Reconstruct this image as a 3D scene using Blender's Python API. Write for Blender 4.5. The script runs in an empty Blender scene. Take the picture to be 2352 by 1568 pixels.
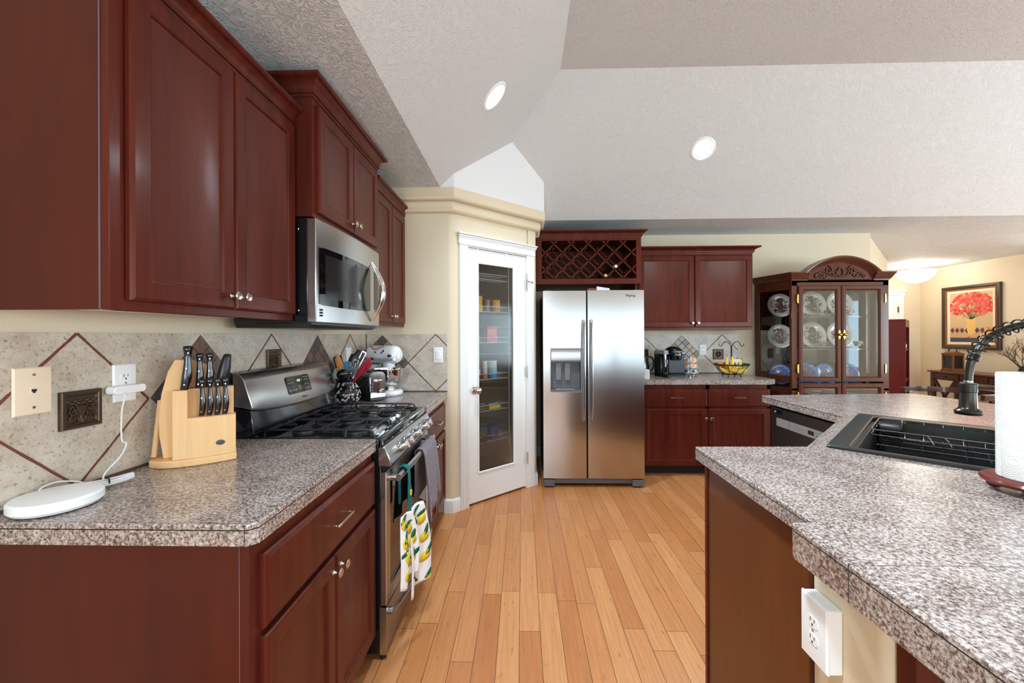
import bpy, bmesh, math, random
from mathutils import Matrix, Vector
from mathutils.geometry import tessellate_polygon
random.seed(7)
PI = math.pi
sc = bpy.context.scene
C = sc.collection

# ------------------------------------------------------------------ camera, light, exposure
cam_d = bpy.data.cameras.new('camera'); cam = bpy.data.objects.new('camera', cam_d); C.objects.link(cam)
cam.location = (0, 0, 1.352)
cam.rotation_euler = (PI/2, 0.004, math.radians(1.41))
cam_d.sensor_width = 36.0; cam_d.lens = 935/2352*36; cam_d.shift_y = -14/2352
cam_d.clip_start = 0.02
sc.camera = cam
sc.view_settings.view_transform = 'Standard'; sc.view_settings.look = 'None'
sc.view_settings.gamma = 1.0; sc.view_settings.use_curve_mapping = False
sc.view_settings.exposure = 1.72
w = bpy.data.worlds.new('daylight'); sc.world = w; w.use_nodes = True
w.node_tree.nodes['Background'].inputs[0].default_value = (0.75, 0.86, 1.0, 1)
w.node_tree.nodes['Background'].inputs[1].default_value = 0.3
sc.cycles.sample_clamp_indirect = 6.0
sc.cycles.max_bounces = 10; sc.cycles.diffuse_bounces = 6; sc.cycles.glossy_bounces = 5
sc.cycles.transparent_max_bounces = 16
sc.cycles.caustics_reflective = False; sc.cycles.caustics_refractive = False

def area(name, loc, rot, sx, sy, power, col=(1, 1, 1), shape='RECTANGLE'):
    d = bpy.data.lights.new(name, 'AREA'); d.shape = shape; d.size = sx; d.size_y = sy
    d.energy = power; d.color = col
    o = bpy.data.objects.new(name, d); C.objects.link(o); o.location = loc; o.rotation_euler = rot
    return o
# daylight entering through the windows of the wall behind the camera; the last two are fill through unseen windows
area('daylight_rear', (1.75, -2.66, 1.22), (PI/2, 0, 0), 3.9, 1.42, 14, (0.70, 0.89, 1.0))
area('daylight_rear_dining', (5.4, -2.66, 1.35), (PI/2, 0, 0), 2.0, 1.5, 50, (0.70, 0.89, 1.0))
area('added_fill_rear_left', (-.8, -2.66, 1.5), (PI/2, 0, 0), .8, 1.1, 24, (0.72, 0.9, 1.0))  # added fill for the left counter end and cabinet sides
area('fill_daylight_dining', (7.10, 1.3, 1.35), (PI/2, 0, PI/2), 2.6, 1.5, 60, (0.70, 0.89, 1.0))  # side fill for the left wall, kept out of the refrigerator reflection

# ------------------------------------------------------------------ helpers
def srgb(r, g, b):
    f = lambda v: (v/255/12.92 if v/255 <= .04045 else ((v/255+.055)/1.055)**2.4)
    return (f(r), f(g), f(b), 1)

def mat(name, col, rough=.5, metal=0., coat=0., crough=.08, spec=.5, emit=None, es=0., trans=0., ior=1.45, aniso=0., sheen=0.):
    m = bpy.data.materials.new(name); m.use_nodes = True
    p = m.node_tree.nodes['Principled BSDF']; i = p.inputs
    i['Base Color'].default_value = col; i['Roughness'].default_value = rough; i['Metallic'].default_value = metal
    i['Coat Weight'].default_value = coat; i['Coat Roughness'].default_value = crough
    i['Specular IOR Level'].default_value = spec; i['Transmission Weight'].default_value = trans; i['IOR'].default_value = ior
    i['Anisotropic'].default_value = aniso; i['Sheen Weight'].default_value = sheen
    if emit: i['Emission Color'].default_value = emit; i['Emission Strength'].default_value = es
    return m

class NT:                                     # tiny node helper
    def __init__(s, m): s.m = m; s.t = m.node_tree; s.p = s.t.nodes.get('Principled BSDF')
    def n(s, typ, **kw):
        nd = s.t.nodes.new(typ)
        for k, v in kw.items():
            if k in nd.bl_rna.properties and not k in ('Scale',): setattr(nd, k, v)
            else: nd.inputs[k].default_value = v
        return nd
    def l(s, a, b): s.t.links.new(a, b)
    def coord(s, scale=(1, 1, 1), rot=(0, 0, 0), kind='Object'):
        tc = s.n('ShaderNodeTexCoord'); mp = s.n('ShaderNodeMapping')
        mp.inputs['Scale'].default_value = scale; mp.inputs['Rotation'].default_value = rot
        s.l(tc.outputs[kind], mp.inputs['Vector']); return mp.outputs['Vector']
    def noise(s, vec, scale, detail=3, rough=.55, dist=0.):
        nd = s.n('ShaderNodeTexNoise'); nd.inputs['Scale'].default_value = scale; nd.inputs['Detail'].default_value = detail
        nd.inputs['Roughness'].default_value = rough; nd.inputs['Distortion'].default_value = dist
        s.l(vec, nd.inputs['Vector']); return nd.outputs['Fac']
    def ramp(s, fac, stops, interp='LINEAR'):
        r = s.n('ShaderNodeValToRGB'); cr = r.color_ramp; cr.interpolation = interp
        while len(cr.elements) < len(stops): cr.elements.new(.5)
        for e, (p, c) in zip(cr.elements, stops): e.position = p; e.color = c if len(c) == 4 else (*c, 1)
        s.l(fac, r.inputs['Fac']); return r.outputs['Color']
    def mix(s, fac, a, b, blend='MIX'):
        nd = s.n('ShaderNodeMix'); nd.data_type = 'RGBA'; nd.blend_type = blend
        for v, k in ((fac, 0), (a, 6), (b, 7)):
            if hasattr(v, 'links'): s.l(v, nd.inputs[k])
            else: nd.inputs[k].default_value = v
        return nd.outputs[2]
    def math(s, op, a, b=None, c=None):
        nd = s.n('ShaderNodeMath'); nd.operation = op
        for k, v in enumerate((a, b, c)):
            if v is None: continue
            if hasattr(v, 'links'): s.l(v, nd.inputs[k])
            else: nd.inputs[k].default_value = v
        return nd.outputs[0]
    def bump(s, h, strength=.3, dist=.01):
        b = s.n('ShaderNodeBump'); b.inputs['Strength'].default_value = strength; b.inputs['Distance'].default_value = dist
        s.l(h, b.inputs['Height']); s.l(b.outputs['Normal'], s.p.inputs['Normal'])
    def base(s, c): s.l(c, s.p.inputs['Base Color'])
    def rough(s, c): s.l(c, s.p.inputs['Roughness'])

class MB:                                     # one mesh under construction (world or local coordinates)
    def __init__(s, T=None): s.bm = bmesh.new(); s.i = 0; s.T = T
    def v(s, p):
        p = Vector(p)
        return s.bm.verts.new(s.T @ p if s.T is not None else p)
    def face(s, vs, i=None):
        try: f = s.bm.faces.new(vs)
        except ValueError: return None
        f.material_index = s.i if i is None else i; f.smooth = True
        return f
    def poly(s, pts, i=None): return s.face([s.v(p) for p in pts], i)
    def box(s, x0, x1, y0, y1, z0, z1, i=None):
        if x0 > x1: x0, x1 = x1, x0
        if y0 > y1: y0, y1 = y1, y0
        if z0 > z1: z0, z1 = z1, z0
        c = [s.v((x, y, z)) for z in (z0, z1) for y in (y0, y1) for x in (x0, x1)]
        for q in ((0, 2, 3, 1), (4, 5, 7, 6), (0, 1, 5, 4), (2, 6, 7, 3), (0, 4, 6, 2), (1, 3, 7, 5)):
            s.face([c[k] for k in q], i)
        return s
    def bar(s, a, b, wx, wy, i=None, up=(0, 0, 1)):       # rectangular bar between two points
        a, b = Vector(a), Vector(b); d = (b-a).normalized(); u = Vector(up)
        if abs(d.dot(u)) > .98: u = Vector((1, 0, 0))
        sx = d.cross(u).normalized(); sy = sx.cross(d)
        rings = [[p+sx*wx/2*k+sy*wy/2*l for k, l in ((-1, -1), (1, -1), (1, 1), (-1, 1))] for p in (a, b)]
        return s.loft(rings, i=i)
    def loft(s, rings, cap=True, i=None, closed=True, mats=None):
        R = [[s.v(p) for p in r] for r in rings]; n = len(R[0])
        for k in range(len(R)-1):
            for j in range(n if closed else n-1):
                a, b = R[k], R[k+1]; q = (j+1) % n
                s.face([a[j], a[q], b[q], b[j]], mats[k] if mats else i)
        if cap and closed:
            s.face(list(reversed(R[0])), mats[0] if mats else i); s.face(R[-1], mats[-1] if mats else i)
        return s
    def lathe(s, prof, c=(0, 0, 0), n=28, i=None, axis='z', cap=True, mats=None, sx=1., sy=1.):
        c = Vector(c); rings = []
        for r, h in prof:
            r = max(r, 1e-5)
            ring = []
            for k in range(n):
                a = 2*PI*k/n; x, y = r*math.cos(a)*sx, r*math.sin(a)*sy
                ring.append(c+(Vector((x, y, h)) if axis == 'z' else Vector((x, -h, y)) if axis == '-y' else Vector((h, x, y)) if axis == 'x' else Vector((y, h, x))))
            rings.append(ring)
        return s.loft(rings, cap, i, True, mats)
    def cyl(s, a, b, r, r2=None, n=16, i=None): return s.tube([a, b], [r, r if r2 is None else r2], n, i=i)
    def tube(s, pts, r, n=8, closed=False, i=None, cap=True, flat=1.0):
        pts = [Vector(p) for p in pts]; m = len(pts)
        rr = r if isinstance(r, (list, tuple)) else [r]*m
        T = []
        for k in range(m):
            a = pts[(k-1) % m] if closed or k > 0 else pts[k]; b = pts[(k+1) % m] if closed or k < m-1 else pts[k]
            T.append((b-a).normalized())
        u = Vector((0, 0, 1)) if abs(T[0].z) < .9 else Vector((1, 0, 0))
        nrm = (u-T[0]*u.dot(T[0])).normalized(); rings = []
        for k in range(m):
            nrm = nrm-T[k]*nrm.dot(T[k])
            nrm = nrm.normalized() if nrm.length > 1e-6 else T[k].orthogonal().normalized()
            bi = T[k].cross(nrm)
            rings.append([pts[k]+nrm*math.cos(2*PI*j/n)*rr[k]+bi*math.sin(2*PI*j/n)*rr[k]*flat for j in range(n)])
        if closed: rings.append(rings[0])
        return s.loft(rings, cap and not closed, i)
    def ball(s, c, rx, ry=None, rz=None, n=16, m=10, i=None):
        ry = rx if ry is None else ry; rz = rx if rz is None else rz; c = Vector(c); rings = []
        for k in range(m+1):
            t = PI*k/m-PI/2; cr = max(math.cos(t), 1e-4)
            rings.append([c+Vector((rx*cr*math.cos(2*PI*j/n), ry*cr*math.sin(2*PI*j/n), rz*math.sin(t))) for j in range(n)])
        return s.loft(rings, True, i)
    def prism(s, poly, z0, z1, i=None, axis='z', itop=None):   # extruded outline; axis 'y': (x,z) outline along y, 'x': (y,z) along x
        f = (lambda p, h: (p[0], p[1], h)) if axis == 'z' else (lambda p, h: (p[0], h, p[1])) if axis == 'y' else (lambda p, h: (h, p[0], p[1]))
        A = [s.v(f(p, z0)) for p in poly]; B = [s.v(f(p, z1)) for p in poly]; n = len(poly)
        for k in range(n): s.face([A[k], A[(k+1) % n], B[(k+1) % n], B[k]], i)
        s.face(list(reversed(A)), i); s.face(B, i if itop is None else itop)
        return s
    def rectrings(s, x0, x1, z0, z1, prof, i=None, mats=None, capb=True):   # nested rectangles (inset, y): doors, frames
        rings = [[(x0+d, y, z0+d), (x1-d, y, z0+d), (x1-d, y, z1-d), (x0+d, y, z1-d)] for d, y in prof]
        R = [[s.v(p) for p in r] for r in rings]
        for k in range(len(R)-1):
            for j in range(4): s.face([R[k][j], R[k][(j+1) % 4], R[k+1][(j+1) % 4], R[k+1][j]], mats[k] if mats else i)
        s.face(R[-1], mats[-1] if mats else i)
        if capb: s.face(list(reversed(R[0])), i)
        return s
    def sweep(s, path, prof, i=None, mats=None, closed=False, cap=True):    # profile (out, z) along an xy path, mitred
        P = [Vector((p[0], p[1])) for p in path]; n = len(P); offs = []
        for k in range(n):
            d0 = (P[k]-P[k-1]).normalized() if (k > 0 or closed) else None
            d1 = (P[(k+1) % n]-P[k]).normalized() if (k < n-1 or closed) else None
            d0 = d0 or d1; d1 = d1 or d0
            n0, n1 = Vector((d0.y, -d0.x)), Vector((d1.y, -d1.x)); mm = n0+n1
            offs.append(mm/max(mm.dot(n1), .2))
        rows = [[s.v((P[k].x+offs[k].x*o, P[k].y+offs[k].y*o, z)) for o, z in prof] for k in range(n)]
        m = len(prof)
        for k in range(n if closed else n-1):
            a, b = rows[k], rows[(k+1) % n]
            for j in range(m-1): s.face([a[j], b[j], b[j+1], a[j+1]], mats[j] if mats else i)
        if cap and not closed: s.face(rows[0], i); s.face(list(reversed(rows[-1])), i)
        return s
    def build(s, name, mats, parent=None, bevel=0., seg=2, smooth=35, world=True, sub=0, solid=0.):
        bmesh.ops.remove_doubles(s.bm, verts=s.bm.verts, dist=1e-6)
        bmesh.ops.recalc_face_normals(s.bm, faces=s.bm.faces)
        if parent is not None and world:
            s.bm.transform(wm(parent).inverted())
        me = bpy.data.meshes.new(name); s.bm.to_mesh(me); s.bm.free()
        for m in (mats if isinstance(mats, (list, tuple)) else [mats]): me.materials.append(m)
        me.set_sharp_from_angle(angle=math.radians(smooth))
        o = bpy.data.objects.new(name, me); C.objects.link(o)
        if parent is not None: o.parent = parent
        if solid: md = o.modifiers.new('thickness', 'SOLIDIFY'); md.thickness = solid; md.offset = 0
        if bevel:
            b = o.modifiers.new('edge', 'BEVEL'); b.width = bevel; b.segments = seg; b.limit_method = 'ANGLE'; b.angle_limit = math.radians(40)
        if sub: md = o.modifiers.new('smooth', 'SUBSURF'); md.levels = md.render_levels = sub
        return o

def wm(o):
    m = Matrix.Translation(o.location) @ Matrix.Rotation(o.rotation_euler.z, 4, 'Z') if o.type == 'EMPTY' or o.parent is None else Matrix()
    return wm(o.parent) @ m if o.parent else m
def tag(o, label, cat, group=None, kind=None):
    if label: o['label'] = label
    if cat: o['category'] = cat
    if group: o['group'] = group
    if kind: o['kind'] = kind
    return o
def thing(name, label, cat, loc=(0, 0, 0), rotz=0., group=None):
    o = bpy.data.objects.new(name, None); C.objects.link(o); o.location = loc; o.rotation_euler = (0, 0, rotz)
    o.empty_display_size = .05
    return tag(o, label, cat, group)
def dup(root, loc=None, rotz=None, label=None, group=None):
    def cp(o, par):
        c = o.copy(); C.objects.link(c)
        if par: c.parent = par
        for ch in list(o.children): cp(ch, c)
        return c
    r = cp(root, None)
    if loc is not None: r.location = loc
    if rotz is not None: r.rotation_euler = (0, 0, rotz)
    if label: r['label'] = label
    if group: r['group'] = group
    return r
def struct(o): o['kind'] = 'structure'; return o
def text(name, s, size, m, M4, parent=None, ext=.0004, align='CENTER', sx=1.0):   # lettering as thin mesh; M4 is local to the parent
    cu = bpy.data.curves.new(name, 'FONT'); cu.body = s; cu.size = size; cu.extrude = ext; cu.align_x = align; cu.align_y = 'CENTER'
    cu.resolution_u = 3
    t = bpy.data.objects.new(name+'_c', cu); me = bpy.data.meshes.new_from_object(t)
    me.transform(M4 @ Matrix.Diagonal((sx, 1, 1, 1)))
    bpy.data.objects.remove(t); me.materials.clear(); me.materials.append(m); me.name = name
    o = bpy.data.objects.new(name, me); C.objects.link(o)
    if parent is not None: o.parent = parent
    return o
FRONT = Matrix.Rotation(PI/2, 4, 'X')          # lettering that faces local -y
def at(x, y, z): return Matrix.Translation((x, y, z))
def arc(cx, cy, r, a0, a1, n): return [(cx+r*math.cos(math.radians(a0+(a1-a0)*k/n)), cy+r*math.sin(math.radians(a0+(a1-a0)*k/n))) for k in range(n+1)]
def smoothpts(pts, n=6):                       # Catmull-Rom through points
    pts = [Vector(p) for p in pts]; out = []
    for k in range(len(pts)-1):
        p0, p1, p2, p3 = pts[max(k-1, 0)], pts[k], pts[k+1], pts[min(k+2, len(pts)-1)]
        for j in range(n):
            t = j/n
            out.append(.5*((2*p1)+(p2-p0)*t+(2*p0-5*p1+4*p2-p3)*t*t+(3*p1-p0-3*p2+p3)*t*t*t))
    return out+[pts[-1]]

# ------------------------------------------------------------------ materials
def wood(name, c1, c2, rough=.3, coat=.4, scale=(14, 14, 1.2), crough=.12, knots=False):
    m = mat(name, c1, rough, coat=coat, crough=crough, spec=.25); m.node_tree.nodes['Principled BSDF'].inputs['Specular Tint'].default_value = (1, .76, .6, 1); t = NT(m)
    v = t.coord(scale); f = t.noise(v, 1.6, 4, .6, .6); f2 = t.noise(t.coord((3, 3, 1.3)), 1.6, 3)
    c = t.ramp(f, [(.3, c1), (.7, c2)])
    c = t.mix(t.math('MULTIPLY', f2, .75), c, c2)
    if knots:
        vo = t.n('ShaderNodeTexVoronoi'); vo.inputs['Scale'].default_value = 2.3; t.l(t.coord((1, 1, .8)), vo.inputs['Vector'])
        k = t.ramp(vo.outputs['Distance'], [(.0, (1, 1, 1)), (.05, (.7, .7, .7)), (.075, (0, 0, 0))])
        c = t.mix(t.math('MULTIPLY', k, .55), c, (.02, .006, .004, 1))
    t.base(c); return m
m_cherry = wood('cherry_stain', (.036, .0058, .0042, 1), (.112, .0180, .0105, 1), .34, .06)
m_cherry_side = wood('cherry_stain_side', (.100, .0160, .0085, 1), (.060, .0110, .0075, 1), .40, .08, (5, 5, .7), .25, True)
m_hutch = wood('hutch_wood', (.055, .014, .008, 1), (.10, .027, .014, 1), .32, .4)
m_redwood = wood('red_bookcase_wood', (.09, .009, .009, 1), (.13, .016, .014, 1), .4, .2)
m_darkwood = wood('dark_walnut', (.035, .010, .007, 1), (.07, .02, .013, 1), .35, .4)
m_console = wood('console_wood', (.10, .032, .018, 1), (.17, .06, .03, 1), .35, .3)
m_maple = wood('maple', srgb(224, 174, 118), srgb(236, 194, 144), .42, .15, (30, 30, 1.2))
m_spoon = wood('beech', srgb(186, 117, 62), srgb(205, 140, 82), .55, .0)
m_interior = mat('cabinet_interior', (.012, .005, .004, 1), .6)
m_melamine = mat('white_melamine', srgb(222, 220, 214), .5)

def granite():
    m = mat('granite', (.4, .35, .33, 1), .24, coat=.22, crough=.06); t = NT(m)
    v = t.coord()
    f1 = t.noise(v, 150, 4, .62, .3); f2 = t.noise(v, 380, 2, .5); f3 = t.noise(v, 11, 2)
    a = t.math('ADD', t.math('MULTIPLY', f1, .72), t.math('MULTIPLY', f2, .28))
    a = t.math('ADD', a, t.math('MULTIPLY', t.math('SUBTRACT', f3, .5), .13))
    c = t.ramp(a, [(.35, (.02, .016, .015, 1)), (.41, (.115, .078, .067, 1)), (.465, (.215, .153, .133, 1)), (.52, (.365, .293, .264, 1)), (.62, (.57, .50, .468, 1))])
    t.base(c); return m
m_granite = granite()
m_groove = mat('granite_joint', (.03, .024, .022, 1), .7)

def floor_mat():
    m = mat('bamboo_planks', (.5, .25, .1, 1), .33, coat=.12, crough=.2); t = NT(m)
    tc = t.n('ShaderNodeTexCoord'); sp = t.n('ShaderNodeSeparateXYZ'); t.l(tc.outputs['Object'], sp.inputs[0])
    W, L = .0955, .95
    xs = t.math('DIVIDE', t.math('ADD', sp.outputs[0], 10*W+.017), W); row = t.math('FLOOR', xs)
    wn = t.n('ShaderNodeTexWhiteNoise'); wn.noise_dimensions = '1D'; t.l(row, wn.inputs['W'])
    ys = t.math('ADD', t.math('DIVIDE', sp.outputs[1], L), t.math('MULTIPLY', wn.outputs['Value'], 7.3)); idx = t.math('FLOOR', ys)
    wn2 = t.n('ShaderNodeTexWhiteNoise'); wn2.noise_dimensions = '2D'
    cb = t.n('ShaderNodeCombineXYZ'); t.l(row, cb.inputs[0]); t.l(idx, cb.inputs[1]); t.l(cb.outputs[0], wn2.inputs['Vector'])
    c = t.ramp(wn2.outputs['Value'], [(0, srgb(192, 118, 66)), (.3, srgb(203, 131, 77)), (.7, srgb(210, 139, 85)), (1, srgb(218, 149, 94))])
    v = t.coord((85, 3.0, 1)); g = t.noise(v, 1.0, 3, .6)
    c = t.mix(.45, c, t.ramp(g, [(.3, (.45, .45, .45)), (.7, (1.0, 1.0, 1.0))]), 'MULTIPLY')
    kn = t.noise(t.coord((48, 14, 1)), 1.0, 1, .5, .2)               # bamboo node marks
    c = t.mix(t.ramp(kn, [(.66, (0, 0, 0)), (.75, (.45, .45, .45))]), c, srgb(140, 82, 42))
    fx = t.math('FRACT', xs); ex = t.math('MINIMUM', fx, t.math('SUBTRACT', 1.0, fx))
    fy = t.math('FRACT', ys); ey = t.math('MINIMUM', fy, t.math('SUBTRACT', 1.0, fy))
    gx = t.math('LESS_THAN', ex, .011); gy = t.math('LESS_THAN', ey, .0011)
    gap = t.math('MAXIMUM', gx, gy)
    c = t.mix(gap, c, (.055, .022, .010, 1))
    t.base(c)
    t.bump(t.math('SUBTRACT', 1.0, gap), .25, .001)
    return m
m_floor = floor_mat()

def plaster(name, col, scale=60, strength=.12, kd=False):
    m = mat(name, col, .85 if not kd else .7); t = NT(m)
    if kd:
        f = t.noise(t.coord(), 26, 4, .5, 1.6); h = t.ramp(f, [(.44, (0, 0, 0)), (.5, (1, 1, 1)), (.56, (.35, .35, .35))]); t.bump(h, strength, .008)
    else:
        f = t.noise(t.coord(), scale, 2); t.bump(f, strength, .004)
    return m
m_wall = plaster('wall_paint_tan', srgb(222, 208, 182))
m_trimtan = plaster('cornice_paint_tan', srgb(220, 204, 176), 60, .05)
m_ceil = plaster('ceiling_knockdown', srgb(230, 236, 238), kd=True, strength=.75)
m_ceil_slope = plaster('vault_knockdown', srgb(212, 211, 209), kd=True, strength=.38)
m_whitewall = plaster('white_wall', srgb(228, 228, 228), 60, .03)
m_white = mat('white_paint', srgb(236, 237, 236), .38)
m_whiteplastic = mat('white_plastic', srgb(240, 241, 243), .3)
m_cream = mat('cream_plastic', srgb(240, 222, 196), .35)
m_dark = mat('dark_slot', (.012, .012, .012, 1), .6)

def brushed(name, col, rough=.27, stretch=(1.2, 300, 300)):
    m = mat(name, col, rough, 1.0); t = NT(m)
    f = t.noise(t.coord(stretch), 1.0, 2)
    t.rough(t.math('ADD', t.math('MULTIPLY', f, .05), rough-.025)); return m
m_steel = brushed('stainless_steel', (.50, .49, .485, 1), .24)
m_fridge = brushed('stainless_fridge', (.56, .56, .56, 1), .20, (1.0, 1, 260))
m_steel_dk = brushed('stainless_grey', (.30, .29, .285, 1), .32)
m_slate = brushed('dishwasher_slate', (.13, .135, .145, 1), .35)
m_chrome = mat('chrome', (.75, .75, .75, 1), .08, 1.0)
m_nickel = mat('brushed_nickel', (.62, .54, .47, 1), .22, 1.0)
m_brass = mat('brass', (.62, .42, .14, 1), .25, 1.0)
m_bronze_fix = mat('dark_bronze', (.055, .05, .042, 1), .28, .9)
m_black = mat('black_enamel', (.006, .007, .009, 1), .10, coat=.5)
m_blackpl = mat('black_plastic', (.012, .012, .014, 1), .32)
m_iron = mat('cast_iron', (.022, .022, .026, 1), .45)
m_glassblk = mat('black_glass', (.004, .004, .005, 1), .03, spec=.7)
m_greyplastic = mat('grey_plastic', (.12, .12, .13, 1), .4)
m_relief = mat('bronze_tile', (.085, .055, .036, 1), .38, .75)

def glass(name, tint=(1, 1, 1, 1), gloss=.10, ribs=0.):
    m = bpy.data.materials.new(name); m.use_nodes = True; nt = m.node_tree; nt.nodes.clear()
    o = nt.nodes.new('ShaderNodeOutputMaterial'); mx = nt.nodes.new('ShaderNodeMixShader')
    tr = nt.nodes.new('ShaderNodeBsdfTransparent'); gl = nt.nodes.new('ShaderNodeBsdfGlossy')
    tr.inputs[0].default_value = tint; gl.inputs['Roughness'].default_value = .03
    fr = nt.nodes.new('ShaderNodeFresnel'); fr.inputs[0].default_value = 1.45
    ma = nt.nodes.new('ShaderNodeMath'); ma.operation = 'ADD'; ma.inputs[1].default_value = gloss; ma.use_clamp = True
    nt.links.new(fr.outputs[0], ma.inputs[0]); nt.links.new(ma.outputs[0], mx.inputs[0])
    nt.links.new(tr.outputs[0], mx.inputs[1]); nt.links.new(gl.outputs[0], mx.inputs[2]); nt.links.new(mx.outputs[0], o.inputs[0])
    if ribs:
        tc = nt.nodes.new('ShaderNodeTexCoord'); sp = nt.nodes.new('ShaderNodeSeparateXYZ'); nt.links.new(tc.outputs['Object'], sp.inputs[0])
        s1 = nt.nodes.new('ShaderNodeMath'); s1.operation = 'MULTIPLY'; s1.inputs[1].default_value = ribs; nt.links.new(sp.outputs[0], s1.inputs[0])
        sn = nt.nodes.new('ShaderNodeMath'); sn.operation = 'SINE'; nt.links.new(s1.outputs[0], sn.inputs[0])
        b = nt.nodes.new('ShaderNodeBump'); b.inputs['Strength'].default_value = .6; b.inputs['Distance'].default_value = .002
        nt.links.new(sn.outputs[0], b.inputs['Height']); nt.links.new(b.outputs[0], gl.inputs['Normal'])
    return m
m_glass = glass('clear_glass', (.97, .98, .98, 1), .02)
m_reeded = glass('reeded_glass', (.93, .94, .93, 1), .0, 2*PI/.0095)
m_clear = glass('clear_acrylic', (.95, .95, .95, 1), .06)

def emis(name, col, s): return mat(name, (.8, .8, .8, 1), .4, emit=(*col, 1), es=s)
m_bulb = emis('lamp_lens', (1, .96, .9), 9)
m_bowl = emis('alabaster_bowl', (1, .90, .74), 2.6)

def tilemat():
    m = mat('travertine_tile', srgb(205, 192, 176), .32, coat=.1, crough=.3); t = NT(m)
    v = t.coord(); a = t.noise(v, 9, 5, .7); b = t.noise(v, 105, 4, .7, .2)
    c = t.ramp(a, [(.3, srgb(176, 160, 140)), (.5, srgb(200, 189, 174)), (.72, srgb(214, 206, 195))])
    c = t.mix(t.ramp(b, [(.55, (0, 0, 0)), (.68, (.85, .85, .85))]), c, srgb(128, 108, 86))
    c = t.mix(t.ramp(b, [(.26, (.6, .6, .6)), (.40, (0, 0, 0))]), c, srgb(224, 216, 204))
    t.base(c); return m
m_tile = tilemat()
m_grout = mat('brick_red_grout', srgb(112, 64, 50), .8)
m_caulk = mat('brown_caulk', srgb(92, 74, 66), .7)
def slate(name, c1, c2):
    m = mat(name, c1, .5); t = NT(m); f = t.noise(t.coord(), 60, 4, .6, 1.0); t.base(t.ramp(f, [(.35, c1), (.65, c2)])); t.bump(f, .4, .002); return m
m_sl = [slate('slate_charcoal', srgb(66, 64, 70), srgb(92, 90, 96)), slate('slate_rust', srgb(104, 80, 66), srgb(124, 100, 84)),
        slate('slate_brown', srgb(94, 80, 72), srgb(118, 104, 94)), slate('slate_tan', srgb(150, 134, 112), srgb(172, 156, 132)),
        slate('slate_blue', srgb(122, 132, 148), srgb(150, 160, 172)), slate('slate_pale', srgb(176, 166, 152), srgb(198, 190, 178))]
# ------------------------------------------------------------------ room shell
YB = 4.57; YR = -2.6; XR = 7.02; ZC = 2.46
b = MB(); b.box(-1.6, 7.3, YR-.3, 7.7, -.08, 0); struct(b.build('floor', m_floor))
b = MB()                                              # flat low ceiling, in strips round the vault
b.box(-1.6, -.605, YR-.3, 3.94, ZC, ZC+.02); b.box(-1.6, 7.3, 3.94, 7.7, ZC, ZC+.02); b.box(6.07, 7.3, YR-.3, 3.94, ZC, ZC+.02)
struct(b.build('ceiling', m_ceil))
X0, X1, X2, X3, Y1, Y0, ZT = -.605, .294, 5.17, 6.07, 3.94, 3.04, 3.33
b = MB()
R3 = lambda pts: b.poly(pts)
A, B_, C_, D_ = (X0, YR-.3, ZC), (X0, Y1, ZC), (X1, Y0, ZT), (X1, YR-.3, ZT)
E_, F_, G_, H_ = (X3, Y1, ZC), (X2, Y0, ZT), (X2, YR-.3, ZT), (X3, YR-.3, ZC)
b.poly([A, B_, C_, D_]); b.poly([B_, E_, F_, C_]); b.poly([C_, F_, G_, D_]); b.poly([E_, H_, G_, F_])
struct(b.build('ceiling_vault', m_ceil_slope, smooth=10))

PW = (-1.275, .9); KW = (1.275-1.205)/2.22                     # left wall line (slightly out of square)
def wx(y): return -1.275+KW*(y-.9)
def wallprism(name, pts, z0=0., z1=ZC, m=m_wall):
    b = MB(); b.prism(pts, z0, z1); return struct(b.build(name, m))
wallprism('wall_left', [(wx(-2.9), -2.9), (wx(4.7), 4.7), (wx(4.7)-.12, 4.7), (wx(-2.9)-.12, -2.9)])
# back wall, then the 45 degree wall into the entry
wallprism('wall_back', [(-1.25, YB), (3.83, YB), (3.83, YB+.12), (-1.25, YB+.12)])
wallprism('wall_entry_diagonal', [(3.80, YB), (5.58, 6.35), (5.50, 6.43), (3.80, YB+.12)])
b = MB(); b.box(5.4, 7.14, 7.35, 7.47, 0, ZC); struct(b.build('wall_entry', m_wall))
b = MB(); b.box(5.48, 5.56, 6.37, 7.4, 0, ZC); struct(b.build('wall_entry_side', m_wall))
# dining wall with one unseen window opening, enlarged to light the left cabinets
b = MB()
b.box(XR, XR+.12, 2.65, 7.47, 0, ZC); b.box(XR, XR+.12, YR, -.05, 0, ZC); b.box(XR, XR+.12, -.05, 2.65, 0, .6); b.box(XR, XR+.12, -.05, 2.65, 2.1, ZC)
struct(b.build('wall_right', m_wall))
# wall behind the camera with two openings and a left one added for fill
b = MB()
for x0, x1, z0, z1 in ((-1.6, -1.2, 0, 3.5), (-1.2, -.4, 0, .95), (-1.2, -.4, 2.05, 3.5), (-.4, -.2, 0, 3.5), (-.2, 3.7, 0, .5), (-.2, 3.7, 1.94, 3.5), (3.7, 4.4, 0, 3.5), (4.4, 6.4, 0, .6), (4.4, 6.4, 2.1, 3.5), (6.4, 7.2, 0, 3.5)):
    b.box(x0, x1, YR-.04, YR, z0, z1)
struct(b.build('wall_rear', m_wall))
def window(name, x0, x1, z0, z1, nm, T=None):
    b = MB(T); f = .05
    b.box(x0, x1, -.03, .03, z0, z0+f); b.box(x0, x1, -.03, .03, z1-f, z1)
    for k in range(nm+1):
        x = x0+(x1-x0-f)*k/nm; b.box(x, x+f, -.03, .03, z0, z1)
    o = b.build(name, m_white); return struct(o)
window('window_1', -.2, 3.7, .5, 1.94, 3, Matrix.Translation((0, YR-.02, 0)))
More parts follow.
